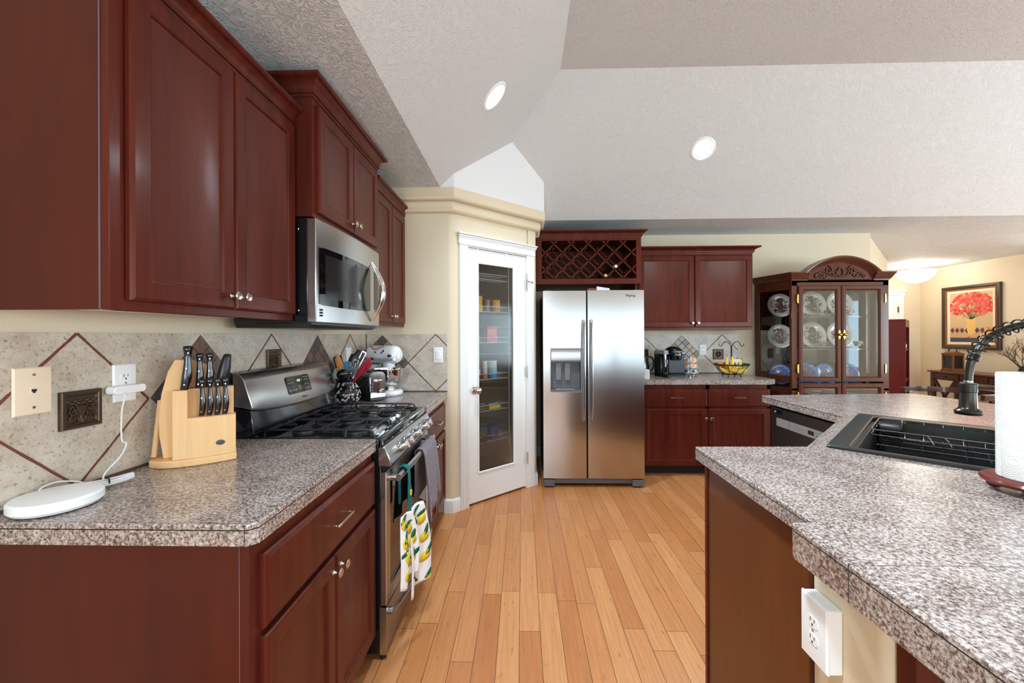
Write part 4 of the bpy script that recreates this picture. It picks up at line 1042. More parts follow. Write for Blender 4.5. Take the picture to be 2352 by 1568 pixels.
# ------------------------------------------------------------------ over-range microwave
mw = thing('microwave', 'stainless steel and black over-the-range microwave with an almond-shaped handle', 'microwave', (-.848, 1.676, 0), RL)
W = .750
b = MB(); b.box(0, W, .045, .36, 1.405, 1.846); b.build('case', m_black, mw, bevel=.003, world=False)
b = MB(); b.prism([(.03, 1.40), (.05, 1.388), (.35, 1.388), (.36, 1.41), (.03, 1.412)], 0.002, W-.002, axis='x'); b.i = 1
for x0 in (.09, .42): b.box(x0, x0+.24, .10, .30, 1.3865, 1.389)
b.build('underside', [m_blackpl, m_steel_dk], mw, bevel=.002, world=False)
b = MB(); n = 16; fyb = lambda x: .010-.016*math.sin(PI*x/W)
xs = [W*k/n for k in range(n+1)]
b.prism([(W, .046), (0, .046), (0, .016)]+[(x, fyb(x)) for x in xs]+[(W, .016)], 1.410, 1.846); face = b.build('door_face', m_steel, mw, bevel=.003, world=False, smooth=30)
def fp(x, z, o=0): return (x, fyb(x)-o, z)
b = MB(); z0, z1 = 1.488, 1.728; rows = []
for k in range(15):
    x = .022+(.578-.022)*k/14; s_ = math.sin(PI*(.15+.85*k/14)); bow = .010*s_
    r_ = .004 if k in (0, 14) else 0
    rows.append([fp(x, z0+r_-bow*.6, .002), fp(x, z1-r_+bow*.5, .002), fp(x, z1-r_+bow*.5, -.004), fp(x, z0+r_-bow*.6, -.004)])
b.loft(rows); b.build('door_window', m_glassblk, face, world=False, smooth=60)
b = MB(); rows = []
for k in range(11):
    x = .07+(.50-.07)*k/10; rows.append([fp(x, 1.515, .0024), fp(x, 1.705, .0024), fp(x, 1.705, 0), fp(x, 1.515, 0)])
b.loft(rows); b.build('window_screen', mat('oven_screen', (.018, .018, .018, 1), .12), face, world=False, smooth=60)
b = MB(); rows = []
for k in range(5):
    x = .655+.075*k/4; rows.append([fp(x, 1.50, .0016), fp(x, 1.72, .0016), fp(x, 1.72, -.002), fp(x, 1.50, -.002)])
b.loft(rows); b.build('keypad', m_glassblk, face, world=False, smooth=60)
b = MB(); P = []
for k in range(17):
    t = k/16; z = 1.435+.33*t; P.append(fp(.598, z, .004+.062*math.sin(PI*t)))
R_ = [.006+.010*math.sin(PI*k/16) for k in range(17)]
b.tube(P, R_, 12, flat=1.35); b.build('handle', m_chrome, face, world=False)
b = MB()
for k in range(3): b.box(.028, .052, fyb(.04)-.0012, fyb(.04)+.001, 1.436+.012*k, 1.444+.012*k)
b.build('badge', m_dark, face, world=False)
for z in (1.46, 1.80):
    b = MB(); b.ball((-.001, .085, z), .002, .005, .005); b.build('screw', m_chrome, mw, world=False)
# ------------------------------------------------------------------ towels on the range handle (handle axis at world x -.525, z .752)
hx, hz = -.527, .752
m_purple = mat('heather_towel', srgb(112, 98, 112), .95, sheen=.4); t_ = NT(m_purple)
sp = t_.n('ShaderNodeTexCoord'); sx = t_.n('ShaderNodeSeparateXYZ'); t_.l(sp.outputs['Object'], sx.inputs[0])
t_.bump(t_.math('SINE', t_.math('ADD', t_.math('MULTIPLY', sx.outputs[1], 700.), t_.math('MULTIPLY', sx.outputs[2], 160.))), .6, .003)
m_teal = mat('teal_crochet', srgb(10, 116, 116), .95); t_ = NT(m_teal); t_.bump(t_.noise(t_.coord((1, 1, 1)), 260, 3), .8, .004)
m_lemon = mat('white_cotton', srgb(244, 244, 246), .9)
m_yel = mat('lemon_yellow', srgb(232, 208, 62), .85); m_leaf = mat('leaf_green', srgb(26, 92, 62), .85)
def drape(name, m, parent, y0, y1, zf, zb, amp=.008, nf=3, skew=0., n=26, spread=.0, xoff=.0, narrow=0.):
    b = MB(); rows = []
    N = 22
    prof = []
    for k in range(N+1):                                   # up the back, over the bar, down the front
        t = k/N
        if t < .25: prof.append((hx-.018-.004, zb+(hz-zb)*t/.25))
        elif t < .42: a = PI*(1-(t-.25)/.17); prof.append((hx+.0225*math.cos(a), hz+.0225*math.sin(a)))
        else: q = (t-.42)/.58; prof.append((hx+.0225+.004*math.sin(q*3), hz-(hz-zf)*q))
    for j in range(n+1):
        u = j/n; row = []
        for k, (px, pz) in enumerate(prof):
            q = max(0, (k/N-.42)/.58); ga = amp*(.25+.75*q if k/N > .42 else .25)
            f = math.sin(u*PI*2*nf+.6)*ga+math.sin(u*PI*nf*3.3)*ga*.35
            sgn = 1 if k/N > .33 else -1
            yy = y0+(y1-y0)*(.5+(u-.5)*(1+spread*q-narrow*(1-q) if k/N > .42 else 1-narrow))
            row.append((px+(f+abs(ga))*sgn*(.9 if k/N > .42 else .2)+xoff*q, yy, pz+skew*(u-.5)*q))
        rows.append(row)
    b.loft(rows, closed=False)
    return b.build(name, m, parent, solid=.004, smooth=180)
tw = thing('kitchen_towel', 'purplish grey ribbed towel folded over the far end of the oven handle', 'towel', (hx, 2.2, hz+.02))
drape('towel_cloth', m_purple, tw, 2.065, 2.335, .425, .50, .012, 2.0, .06, xoff=.012)
lt = thing('kitchen_towel', 'white lemon-print towel hanging from a teal crocheted loop on the oven handle', 'towel', (hx, 1.80, hz+.02))
b = MB()
P = [(hx-.020, 1.802, .60), (hx-.021, 1.801, hz), (hx-.012, 1.80, hz+.0205), (hx+.004, 1.80, hz+.024), (hx+.019, 1.80, hz+.015), (hx+.023, 1.80, hz-.02), (hx+.024, 1.802, .66), (hx+.026, 1.806, .575)]
P = smoothpts(P, 5); rings = []
for k, p in enumerate(P):
    wv = .021+(.012 if k > 28 else 0); d = (P[min(k+1, len(P)-1)]-P[max(k-1, 0)]).normalized(); nn = d.cross(Vector((0, 1, 0)))
    rings.append([p+Vector((0, -wv, 0))+nn*.003, p+Vector((0, wv, 0))+nn*.003, p+Vector((0, wv, 0))-nn*.003, p+Vector((0, -wv, 0))-nn*.003])
b.loft(rings); o = b.build('crochet_loop', m_teal, lt, sub=1, smooth=180); o['label'] = 'teal crocheted hanging loop'
b = MB(); b.lathe([(.0, .0), (.012, .0), (.014, .002), (.013, .0045), (.009, .0035), (.0, .003)], (hx+.0275, 1.802, .655), 18, axis='x'); b.i = 1
for dy in (-.004, .004): b.cyl((hx+.0302, 1.802+dy, .655), (hx+.0322, 1.802+dy, .655), .0018, n=8)
b.build('button', [m_yel, m_dark], lt)
def lemonpanel(name, yc, w_top, w_bot, zt, zb_, x0, ph, sd, nf):
    b = MB(); n, N = 30, 26; X = {}
    def pos(u, q):
        wd = w_top+(w_bot-w_top)*min(1, q*2.2)**.7
        a = .002+.016*min(1, q*1.6); z = zt-(zt-zb_)*q-(.010*(1-math.cos((u-.5)*2.6)) if q < .15 else 0)
        if q > .9: z -= .05*math.sin(u*5+ph)*(q-.9)*3
        return Vector((x0+math.sin(u*PI*2*nf+ph)*a+.010*math.sin(q*2.5)+(u-.5)*wd*.42, yc+(u-.5)*wd, z))
    rows = [[pos(j/n, k/N) for k in range(N+1)] for j in range(n+1)]
    b.loft(rows, closed=False)
    rnd = random.Random(sd)
    def decal(u, q, ru, rq, rot, i, nn=14, pt=1.0):
        pts = []
        for k in range(nn):
            a = 2*PI*k/nn; r = (abs(math.cos(a))**.0); cx, cy = math.cos(a)*ru, math.sin(a)*rq*(1+.18*abs(math.sin(a))**6)
            xx, yy = cx*math.cos(rot)-cy*math.sin(rot), cx*math.sin(rot)+cy*math.cos(rot)
            wd = w_top+(w_bot-w_top)*min(1, q*2.2)**.7
            pts.append(pos(min(max(u+xx/wd, .01), .99), min(max(q+yy/(zt-zb_), .01), .985))+Vector((.0024+i*.0003, 0, 0)))
        c = pos(u, q)+Vector((.0027+i*.0003, 0, 0)); cv = b.v(c); vs = [b.v(p) for p in pts]
        for k in range(nn): b.face([cv, vs[k], vs[(k+1) % nn]], i+1)
    for q in (.12, .36, .60, .84):
        for u in (.22, .72):
            uu = u+rnd.uniform(-.08, .08); qq = q+rnd.uniform(-.05, .05)+(.09 if u > .5 else 0)
            if qq > .97: continue
            decal(uu, qq, .017, .025, rnd.uniform(-.5, .5), 0)
            decal(uu+rnd.uniform(-.14, .14), qq-.075, .008, .024, rnd.uniform(.3, 1.2), 1)
            if u < .5: decal(uu+.14, qq+.05, .007, .020, rnd.uniform(-1.2, -.4), 1)
    b.build(name, [m_lemon, m_yel, m_leaf], lt, solid=.0025, smooth=180)
lemonpanel('towel_panel', 1.755, .07, .115, .585, .285, hx+.022, .4, 3, 1.0)
lemonpanel('towel_panel', 1.850, .08, .15, .590, .205, hx+.045, 1.2, 5, 1.3)

# ------------------------------------------------------------------ near counter
b = MB(); c = Vector((-1.175, 1.00, .9255))
b.lathe([(.0, .0), (.060, .0), (.080, .003), (.0855, .010), (.0855, .026), (.081, .031), (.06, .0335), (.0, .034)], c, 48)
hub = thing('wireless_charger', 'flat round white device with a cord at far left on the counter', 'charger', c); b.build('shell', m_whiteplastic, hub, smooth=30)
b = MB(); b.lathe([(.058, -.0003), (.058, .002), (0, .002)], c, 32); b.build('foot_pad', m_greyplastic, hub)
ad = thing('power_adapter', 'white plug adapter in the near wall outlet with its cord hanging down', 'power adapter', TLw @ Vector((lw(1.245), -.02, 1.183)), TLw.to_euler().z)
b = MB(TLw); y = lw(1.235); b.loft([[(y+sx*.0+q[0], -.016, 1.190+q[1]) for q in [(p[0], p[1]) for p in rrect(-.045, .055, -.0125, .0125, .011, 0)] for sx in (1,)], [(y+q[0], -.047, 1.190+q[1]) for q in [(p[0], p[1]) for p in rrect(-.045, .055, -.0125, .0125, .011, 0)]]])
b.build('adapter_body', m_whiteplastic, ad, bevel=.002)
m_cord = mat('white_cord', srgb(232, 232, 232), .5)
a0 = TLw @ Vector((y-.02, -.045, 1.183))
P = smoothpts([a0, a0+Vector((.012, -.006, -.012)), a0+Vector((.012, -.015, -.06)), a0+Vector((.012, -.015, -.14)), a0+Vector((.016, -.005, -.155)), a0+Vector((.012, -.02, -.19)), Vector((-1.215, 1.155, .955)), Vector((-1.20, 1.135, .932))], 8)
b = MB(); b.tube(P, .0021, 7)
cc = Vector((-1.185, 1.135, .937)); dirv = Vector((.55, .83, 0)).normalized(); sd_ = Vector((-dirv.y, dirv.x, 0))
for k in range(6):
    o1 = (k-2.5)*.004; zz = .004*(k % 3)
    loop = [cc+dirv*(.055*math.cos(a))+sd_*(.012*math.sin(a)+o1*.6)+Vector((0, 0, zz+.003*math.cos(a*2))) for a in [2*PI*j/22 for j in range(22)]]
    b.tube(loop, .0019, 6, closed=True)
b.tube(smoothpts([cc-dirv*.05, Vector((-1.225, 1.10, .950)), Vector((-1.245, 1.06, .965)), Vector((-1.243, 1.02, .962)), Vector((-1.225, 1.0, .945)), Vector((-1.20, .99, .945))], 8), .0019, 6)
b.i = 1; b.tube([cc+sd_*.017*math.cos(a)+Vector((0, 0, .004+.011*math.sin(a))) for a in [2*PI*j/14 for j in range(14)]], .002, 5, closed=True)
o = b.build('charging_cable', [m_cord, m_dark]); tag(o, 'white charging cable tied in a bundle between the adapter and the round white device', 'cable')

# knife block
KB = Matrix.Translation((-1.115, 1.375, .9255)) @ Matrix.Rotation(math.radians(36), 4, 'Z')
kb = thing('knife_block', 'light maple knife block with stepped tiers beside the backsplash', 'knife block', KB.translation, math.radians(36))
def curved(x0, x1, yf, yb, bulge, n=10): return [(x0+(x1-x0)*k/n, yf-bulge*math.sin(PI*(.12+.88*k/n))) for k in range(n+1)]+[(x1, yb), (x0, yb)]
b = MB(); b.prism([(-.128, .03), (-.128, -.012), (-.10, -.045)]+curved(-.06, .108, -.058, .05, .012)[:-1]+[(-.09, .05)], 0, .024); b.build('base', m_maple, kb, bevel=.004, world=False)
b = MB(); b.prism(curved(-.028, .106, -.056, -.010, .012), .024, .158); b.build('front_tier', m_maple, kb, bevel=.002, world=False)
b = MB(); b.prism(curved(-.066, .100, -.045, .045, .004) if False else [(-.066, -.052), (-.026, -.060), (-.024, -.012), (.100, -.012), (.100, .035), (-.066, .035)], .024, .250); b.build('middle_tier', m_maple, kb, bevel=.002, world=False)
fin = [(-.092, .024), (-.062, .024), (-.020, .335), (-.03, .348), (-.062, .350), (-.080, .31), (-.096, .24), (-.104, .17), (-.102, .10)]
b = MB(); b.prism(fin, -.012, .045, axis='y'); b.build('rear_fin', m_maple, kb, bevel=.003, world=False)
b = MB(); b.prism([(-.058, .250), (.05, .250), (.03, .325), (-.02, .345), (-.058, .348)], .036, .046, axis='y'); b.build('back_board', m_maple, kb, bevel=.002, world=False)
b = MB(); b.ball((.062, -.0665, .068), .013, .003, .0085, 20, 10); b.build('oval_badge', mat('badge_grey', srgb(72, 72, 84), .4), kb, world=False)
b = MB(); b.cyl((-.118, .012, .03), (-.102, .02, .215), .0075, n=10); b.build('dowel', m_maple, kb, world=False)
def knife(label, x, y, z, L, lean, wd, group, bulb=False, yl=0.):
    t = thing('knife', label, 'knife', KB @ Vector((x, y, z)), math.radians(36), group)
    b = MB(); rings = []
    N = 12
    for k in range(N+1):
        q = k/N; s_ = 1+.18*math.sin(q*PI*2.2-.5); s_ = s_*(.92+.25*(q > .85)*(q-.85)/.15)
        if bulb: s_ = .85+.55*math.sin(PI*min(1, q*.8+.15))
        cx = lean*L*q+.10*L*math.sin(q*PI*1.5)*.2; cy = yl*L*q; rings.append([(cx+wd*.5*s_*math.cos(a), cy+wd*(.36 if not bulb else .42)*math.sin(a)*s_, L*q) for a in [2*PI*j/14 for j in range(14)]])
    rings.append([(sum(p[0] for p in rings[-1])/14+(p[0]-sum(q_[0] for q_ in rings[-1])/14)*.6, p[1]*.6, L+.004) for p in rings[-1]])
    b.loft(rings); b.build('handle', m_blackpl if bulb else m_black, t, world=False, smooth=60)
    if not bulb:
        b = MB()
        for q in (.12, .5, .86): b.cyl((lean*L*q-.001, -wd*.40, L*q), (lean*L*q-.001, wd*.40, L*q), .0022, n=8)
        b.build('rivet', m_chrome, t, world=False)
    b = MB(); b.box(-wd*.35, wd*.35, -.0012, .0012, -.10, .002); b.build('blade', m_chrome, t, world=False)
knife('big black-handled knife, tallest and leftmost in the knife block', -.036, -.030, .250, .142, .10, .026, 'knives in the block')
knife('black-handled knife second from the left in the upper tier of the block', .000, -.002, .250, .116, .05, .021, 'knives in the block')
knife('black-handled knife third from the left in the upper tier of the block', .028, .004, .250, .116, .05, .021, 'knives in the block')
knife('smooth dark rounded handle leaning right in the upper tier of the knife block', .058, .016, .250, .110, .24, .026, 'knives in the block', True)
for k, w_ in enumerate(('leftmost', 'second', 'third', 'rightmost')):
    knife('small steak knife, %s of the four in the lower tier of the block' % w_, .010+k*.0215, -.034-.003*math.sin(k), .158, .122, .03, .017, 'steak knives in the block')

# ------------------------------------------------------------------ far corner: crock, utensils, toaster, mixer
kc = Vector((-1.118, 2.552, .9255))
m_crock = mat('black_glaze', (.006, .006, .008, 1), .10, coat=.6); m_wht = mat('white_flower_paint', srgb(214, 214, 214), .4)
ck = thing('utensil_crock', 'round black crock painted with small white flowers', 'crock', kc)
prof = [(.0, .0), (.060, .0), (.074, .012), (.086, .040), (.088, .062), (.080, .092), (.066, .115), (.058, .130), (.059, .146), (.064, .156), (.062, .157), (.056, .146), (.054, .125), (.05, .02), (.0, .02)]
b = MB(); b.lathe(prof, kc, 40, cap=False); b.build('pot', m_crock, ck, smooth=60)
def rad(z):
    for (r0, z0_), (r1, z1_) in zip(prof[1:10], prof[2:11]):
        if z0_ <= z <= z1_: return r0+(r1-r0)*(z-z0_)/(z1_-z0_)
    return .06
rnd = random.Random(4); b = MB()
for k in range(70):
    a = -2.6+rnd.random()*3.0; z = .015+rnd.random()*.115
    for j in range(5):
        aa = a+.05*math.cos(2*PI*j/5); zz = z+.0045*math.sin(2*PI*j/5); r = rad(zz)
        b.ball(kc+Vector((r*math.cos(aa), r*math.sin(aa), zz)), .0026, n=6, m=4)
b.build('flower_print', m_wht, ck)
b = MB(); 
for a in (-1.17, -1.02): b.ball(kc+Vector((rad(.085)*math.cos(a), rad(.085)*math.sin(a), .085)), .003, .003, .008, 8, 6)
b.build('red_mark', mat('red_paint', srgb(190, 30, 30), .4), ck)
def utensil(name, label, cat, top, m_h, head, m_head=None, r=.005):
    top = Vector(top); base = kc+Vector(((top.x-kc.x)*-.3, (top.y-kc.y)*-.3, .03)); d = (top-base).normalized()
    t = thing(name, label, cat, base, 0, 'utensils in the black crock')
    L = (top-base).length
    view = Vector((.38, -.92, 0)); zx = d.cross(view).normalized(); zy = zx.cross(d)           # broad side turned to the room
    M = Matrix((( zx.x, zy.x, d.x, base.x), (zx.y, zy.y, d.y, base.y), (zx.z, zy.z, d.z, base.z), (0, 0, 0, 1)))
    b = MB(M); b.tube([(0, 0, 0), (0, 0, L*.62)], r, 8); b.build('handle', m_h, t)
    b = MB(M); head(b, L); b.build('head', m_head or m_h, t, smooth=50)
def hd_spoon(w_, l_):
    def f(b, L):
        rings = []
        for k in range(9):
            q = k/8; ww = .006+(w_-.006)*math.sin(PI*min(.93, q*.8+.14))**1.0 if q > .1 else .006
            rings.append([(ww*math.cos(a), .004+.008*q*(1-q)*2+.004*math.sin(a), L*.60+(L*.40)*q if l_ is None else L-l_+l_*q) for a in [2*PI*j/12 for j in range(12)]])
        b.loft(rings)
    return f
def hd_turner(w_, l_, slots=3):
    def f(b, L):
        b.tube([(0, 0, L*.55), (0, 0, L-l_+.005)], .004, 6)
        n = slots*2+1
        for k in range(n):
            x0, x1 = -w_+2*w_*k/n, -w_+2*w_*(k+1)/n
            if k % 2 == 0: b.box(x0, x1, -.001, .0015, L-l_, L)
        b.box(-w_, w_, -.001, .0015, L-l_, L-l_+.012); b.box(-w_, w_, -.001, .0015, L-.010, L)
    return f
def hd_spat(w_, l_):
    def f(b, L):
        b.tube([(0, 0, L*.55), (0, 0, L-l_)], .0045, 6)
        b.prism([(-w_*.6, L-l_), (w_*.6, L-l_), (w_, L-l_*.7), (w_, L-.012), (w_*.6, L), (-w_, L-.004), (-w_, L-l_*.7)], -.003, .004, axis='y')
    return f
def hd_whisk(b, L):
    for k in range(6):
        a = PI*k/6; b.tube([(.024*math.sin(PI*q)**.7*math.cos(a) * (1 if True else 0), .024*math.sin(PI*q)**.7*math.sin(a), L*.6+L*.4*(q if q < .5 else .5+(q-.5))) if False else
                 (.026*math.cos(a)*math.sin(t_q)**.8*(1 if h_ == 0 else -1), .026*math.sin(a)*math.sin(t_q)**.8*(1 if h_ == 0 else -1), L*.58+L*.42*(1-math.cos(t_q))/2) for h_ in (0, 1) for t_q in ([PI*j/10 for j in range(11)] if h_ == 0 else [PI*(1-j/10) for j in range(1, 11)])], .0011, 5)
def hd_ladle(b, L):
    b.tube([(0, 0, L*.55), (0, 0, L-.03)], .005, 6)
    rings = [[(r*math.cos(a), .02-h, L-.03+r*math.sin(a)) for a in [2*PI*j/20 for j in range(20)]] for r, h in ((.002, .0), (.022, .004), (.034, .016), (.038, .03), (.036, .03), (.032, .017), (.02, .007), (.001, .004))]
    b.loft(rings, cap=False)
def hd_tongs(b, L):
    for s_ in (-1, 1): b.bar((s_*.010, 0, .1), (s_*.013, 0, L), .006, .003, up=(0, 1, 0))
    b.bar((-.013, 0, L), (.013, 0, L), .008, .004, up=(0, 1, 0))
m_blue = mat('blue_silicone', srgb(52, 158, 214), .5); m_red = mat('red_silicone', srgb(176, 36, 62), .45); m_grey = mat('grey_nylon', srgb(112, 124, 130), .45)
utensil('slotted_turner', 'black slotted turner, leftmost in the crock', 'kitchen utensil', (-1.195, 2.60, 1.222), m_blackpl, hd_turner(.026, .075, 3))
utensil('wooden_spoon', 'wooden spoon standing in the crock', 'kitchen utensil', (-1.155, 2.515, 1.236), m_spoon, hd_spoon(.020, .115))
utensil('spatula', 'bright blue silicone spatula in the crock', 'kitchen utensil', (-1.118, 2.56, 1.192), m_blackpl, hd_spat(.021, .075), m_blue)
utensil('ladle', 'black ladle tipped towards the room at the front of the crock', 'kitchen utensil', (-1.105, 2.475, 1.135), m_black, hd_ladle)
utensil('slotted_turner', 'grey slotted turner in the middle of the crock', 'kitchen utensil', (-1.062, 2.525, 1.190), m_grey, hd_turner(.028, .095, 4))
utensil('whisk', 'steel wire whisk in the crock', 'kitchen utensil', (-1.035, 2.53, 1.202), m_chrome, hd_whisk)
utensil('serving_spoon', 'large black nylon spoon, tallest in the crock', 'kitchen utensil', (-1.048, 2.60, 1.262), m_blackpl, hd_spoon(.027, .11))
utensil('spatula', 'dark green spatula behind the grey turner', 'kitchen utensil', (-1.100, 2.62, 1.235), m_blackpl, hd_spoon(.02, .10), mat('dark_green_nylon', srgb(44, 50, 36), .45))
utensil('tongs', 'narrow steel tongs at the right of the crock', 'kitchen utensil', (-1.016, 2.60, 1.248), m_steel, hd_tongs)
for k, (p, lab) in enumerate((((-.965, 2.56, 1.208), 'red silicone spatula leaning right, upper one'), ((-.948, 2.53, 1.186), 'red silicone spatula leaning right, lower one'), ((-.975, 2.50, 1.165), 'red silicone spoon leaning right, nearest the toaster'))):
    utensil('spatula', lab, 'kitchen utensil', p, m_red, hd_spat(.016, .10) if k < 2 else hd_spoon(.015, .09), m_red)

ta = math.radians(-40); TT = Matrix.Translation((-1.045, 2.738, .9255)) @ Matrix.Rotation(ta, 4, 'Z')
ts = thing('toaster', 'black and chrome toaster between the crock and the stand mixer', 'toaster', TT.translation, ta)
L, Wd, Hh = .245, .112, .190
b = MB(); 
sec = lambda x, s_: [(x, y*s_, z) for y, z in [(-Wd/2, .012), (Wd/2, .012), (Wd/2, Hh-.035)]+[(Wd/2-.035+.035*math.cos(a), Hh-.035+.035*math.sin(a)) for a in [k*PI/10 for k in range(1, 6)]]+[(-Wd/2+.035-.035*math.sin(a), Hh-.035+.035*math.cos(a)) for a in [k*PI/10 for k in range(0, 6)]]]
b.loft([sec(-L/2, 1), sec(L/2-.012, 1)]); b.build('body', m_black, ts, bevel=.003, world=False, smooth=30)
b = MB(); b.loft([sec(L/2-.012, 1.01), sec(L/2, 1.0), sec(L/2+.004, .94)]); b.build('end_plate', m_chrome, ts, world=False)
b = MB()
for y in (-.022, .022): b.box(-.09, .085, y-.013, y+.013, Hh-.001, Hh+.0008)
b.build('slot', m_dark, ts, world=False)
b = MB(); b.box(L/2+.003, L/2+.006, -.006, .006, .05, .14, 1); b.box(L/2+.004, L/2+.03, -.018, .018, .125, .137)
b.build('lever', [m_chrome, m_dark], ts, bevel=.001, world=False)
for k in range(4):
    b = MB(); b.cyl((L/2+.003, -.036, .112-.020*k), (L/2+.008, -.036, .112-.020*k), .0055, n=12); b.build('button', m_chrome, ts, world=False)
b = MB(); b.cyl((L/2+.003, .032, .06), (L/2+.020, .032, .06), .014, .013, n=18); b.build('dial', m_chrome, ts, world=False)
b = MB(); b.box(-L/2-.002, L/2+.012, -Wd/2-.003, Wd/2+.003, .004, .024)
for sx in (-.09, .09):
    for sy in (-.04, .04): b.cyl((sx, sy, 0), (sx, sy, .006), .01, n=10)
b.build('base', m_blackpl, ts, bevel=.003, world=False)
text('toaster_lettering', 'TOAST', .001, m_chrome, at(0, 0, 0), ts) if False else None

ma = math.radians(-24); TM = Matrix.Translation((-1.04, 2.952, .9255)) @ Matrix.Rotation(ma, 4, 'Z')
m_enam = mat('white_enamel', srgb(240, 241, 245), .14, coat=.5)
mx = thing('stand_mixer', 'white stand mixer with painted flowers and a steel bowl in the far corner', 'stand mixer', TM.translation, ma)
b = MB()
o_ = [(-.10, -.075), (-.02, -.085)]+[(.085+.095*math.cos(a), .105*math.sin(a)) for a in [(-80+16*k)*PI/180 for k in range(11)]]+[(-.02, .085), (-.10, .075), (-.125, .045), (-.13, 0), (-.125, -.045)]
b.loft([[(x*.95, y*.95, .0) for x, y in o_], [(x, y, .008) for x, y in o_], [(x, y, .024) for x, y in o_], [(x*.97, y*.96, .034) for x, y in o_], [(x*.88, y*.84, .041) for x, y in o_]]); b.build('base', m_enam, mx, world=False, smooth=50)
b = MB(); rings = []
for k in range(9):
    q = k/8; z = .035+.185*q; hw = .052-.012*math.sin(PI*q); x0 = -.118+.01*q; x1 = -.01-.028*math.sin(PI*q*.9)+.01*q
    rings.append([((x0+x1)/2+(x1-x0)/2*math.copysign(abs(math.cos(a))**.6, math.cos(a)), hw*math.copysign(abs(math.sin(a))**.6, math.sin(a)), z) for a in [2*PI*j/24 for j in range(24)]])
b.loft(rings); b.build('column', m_enam, mx, world=False, smooth=60)
b = MB(); rings = []; N = 18
for k in range(N+1):
    q = k/N; x = -.150+.330*q; e_ = math.sin(PI*min(1., max(0., .5*min(q/.28, 1))))*math.sin(PI*.5*min((1-q)/.20+.42, 1)) if q < 1 else math.sin(PI*.21)
    e_ = max(e_, .05) if q > 0 else .05
    ry, rt, rb = .062*e_, .073*e_, .058*e_
    rings.append([(x, ry*math.cos(a)*(1 if True else 1), .285+(rt if math.sin(a) > 0 else rb)*math.copysign(abs(math.sin(a))**.85, math.sin(a))) for a in [2*PI*j/28 for j in range(28)]])
b.loft(rings); b.build('motor_head', m_enam, mx, world=False, smooth=60)
b = MB(); pth = [(-.142, .008), (-.10, .056), (-.04, .0635), (.06, .0635), (.13, .060), (.166, .052), (.181, .040)]
P2 = [(x, -y) for x, y in pth]
b.sweep(P2, [(0, .252), (.0015, .252), (.002, .260), (.0015, .268), (0, .268)]); b.sweep(list(reversed(pth)), [(0, .252), (.0015, .252), (.002, .26), (.0015, .268), (0, .268)])
b.build('trim_band', mat('trim_band_steel', (.42, .38, .38, 1), .3, .9), mx, world=False)
text('brand_lettering', 'KitchenAid', .017, m_whiteplastic, at(.118, -.0655, .2605) @ Matrix.Rotation(math.radians(3), 4, 'Z') @ FRONT, mx, sx=1.1)
b = MB(); b.cyl((.176, 0, .285), (.186, 0, .285), .026, n=20); b.build('hub_cover', m_chrome, mx, world=False)
b = MB(); b.cyl((.150, -.05, .285), (.160, -.08, .287), .008, n=10); b.ball((.161, -.083, .287), .011); b.build('hub_knob', m_blackpl, mx, world=False)
b = MB(); b.ball((-.01, -.0665, .262), .011, .008, .008); b.build('speed_lever', m_blackpl, mx, world=False)
b = MB(); b.lathe([(.044, .20), (.044, .232), (.03, .245)], (.085, 0, 0), 24); b.build('beater_hub', m_enam, mx, world=False)
b = MB(); b.lathe([(.006, .10), (.006, .21)], (.085, 0, 0), 10); b.build('beater_shaft', m_chrome, mx, world=False)
b = MB(); b.lathe([(.045, .041), (.045, .052), (.04, .060), (.062, .075), (.090, .105), (.101, .145), (.104, .186), (.1095, .189), (.1095, .192), (.102, .191), (.099, .145), (.088, .107), (.06, .078), (.0, .066)], (.085, 0, 0), 40); b.build('bowl', m_chrome, mx, world=False, smooth=50)
b = MB(); b.tube(smoothpts([(.155, -.085, .175), (.172, -.108, .165), (.172, -.108, .12), (.15, -.085, .10)], 5), .005, 8); b.build('bowl_handle', m_chrome, mx, world=False)
# painted decoration on the head (raised enamel dabs)
m_pr, m_pb, m_pg = mat('paint_red', srgb(176, 40, 52), .3), mat('paint_blue', srgb(46, 66, 160), .3), mat('paint_green', srgb(70, 120, 90), .3)
def onhead(x, a): return Vector((x, -.0622*math.cos(a), .285+.0735*math.sin(a)**.85))
b = MB()
for k in range(9):
    t = k/8; b.i = 0; b.ball(onhead(-.055+.12*t, 1.02-.42*math.sin(PI*t)), .0068, .003, .0055, 8, 6)
for k in range(5): b.i = 1; b.ball(onhead(-.03+.07*k/4, .95), .0035, .002, .0035, 6, 5)
b.build('painted_garland', [m_pr, m_pg], mx, world=False)
for cx in (-.085, .085):
    b = MB(); b.ball(onhead(cx, .42), .010, .003, .009, 10, 6)
    for k in range(4): b.ball(onhead(cx+(.006+.004*k)*(-1 if cx > 0 else 1), .33-.05*k), .0045, .002, .006, 7, 5)
    b.build('painted_flower', m_pb, mx, world=False)
b = MB(); b.ball(onhead(.012, .28), .007, .003, .007, 10, 6); b.build('lock_pin', m_dark, mx, world=False)
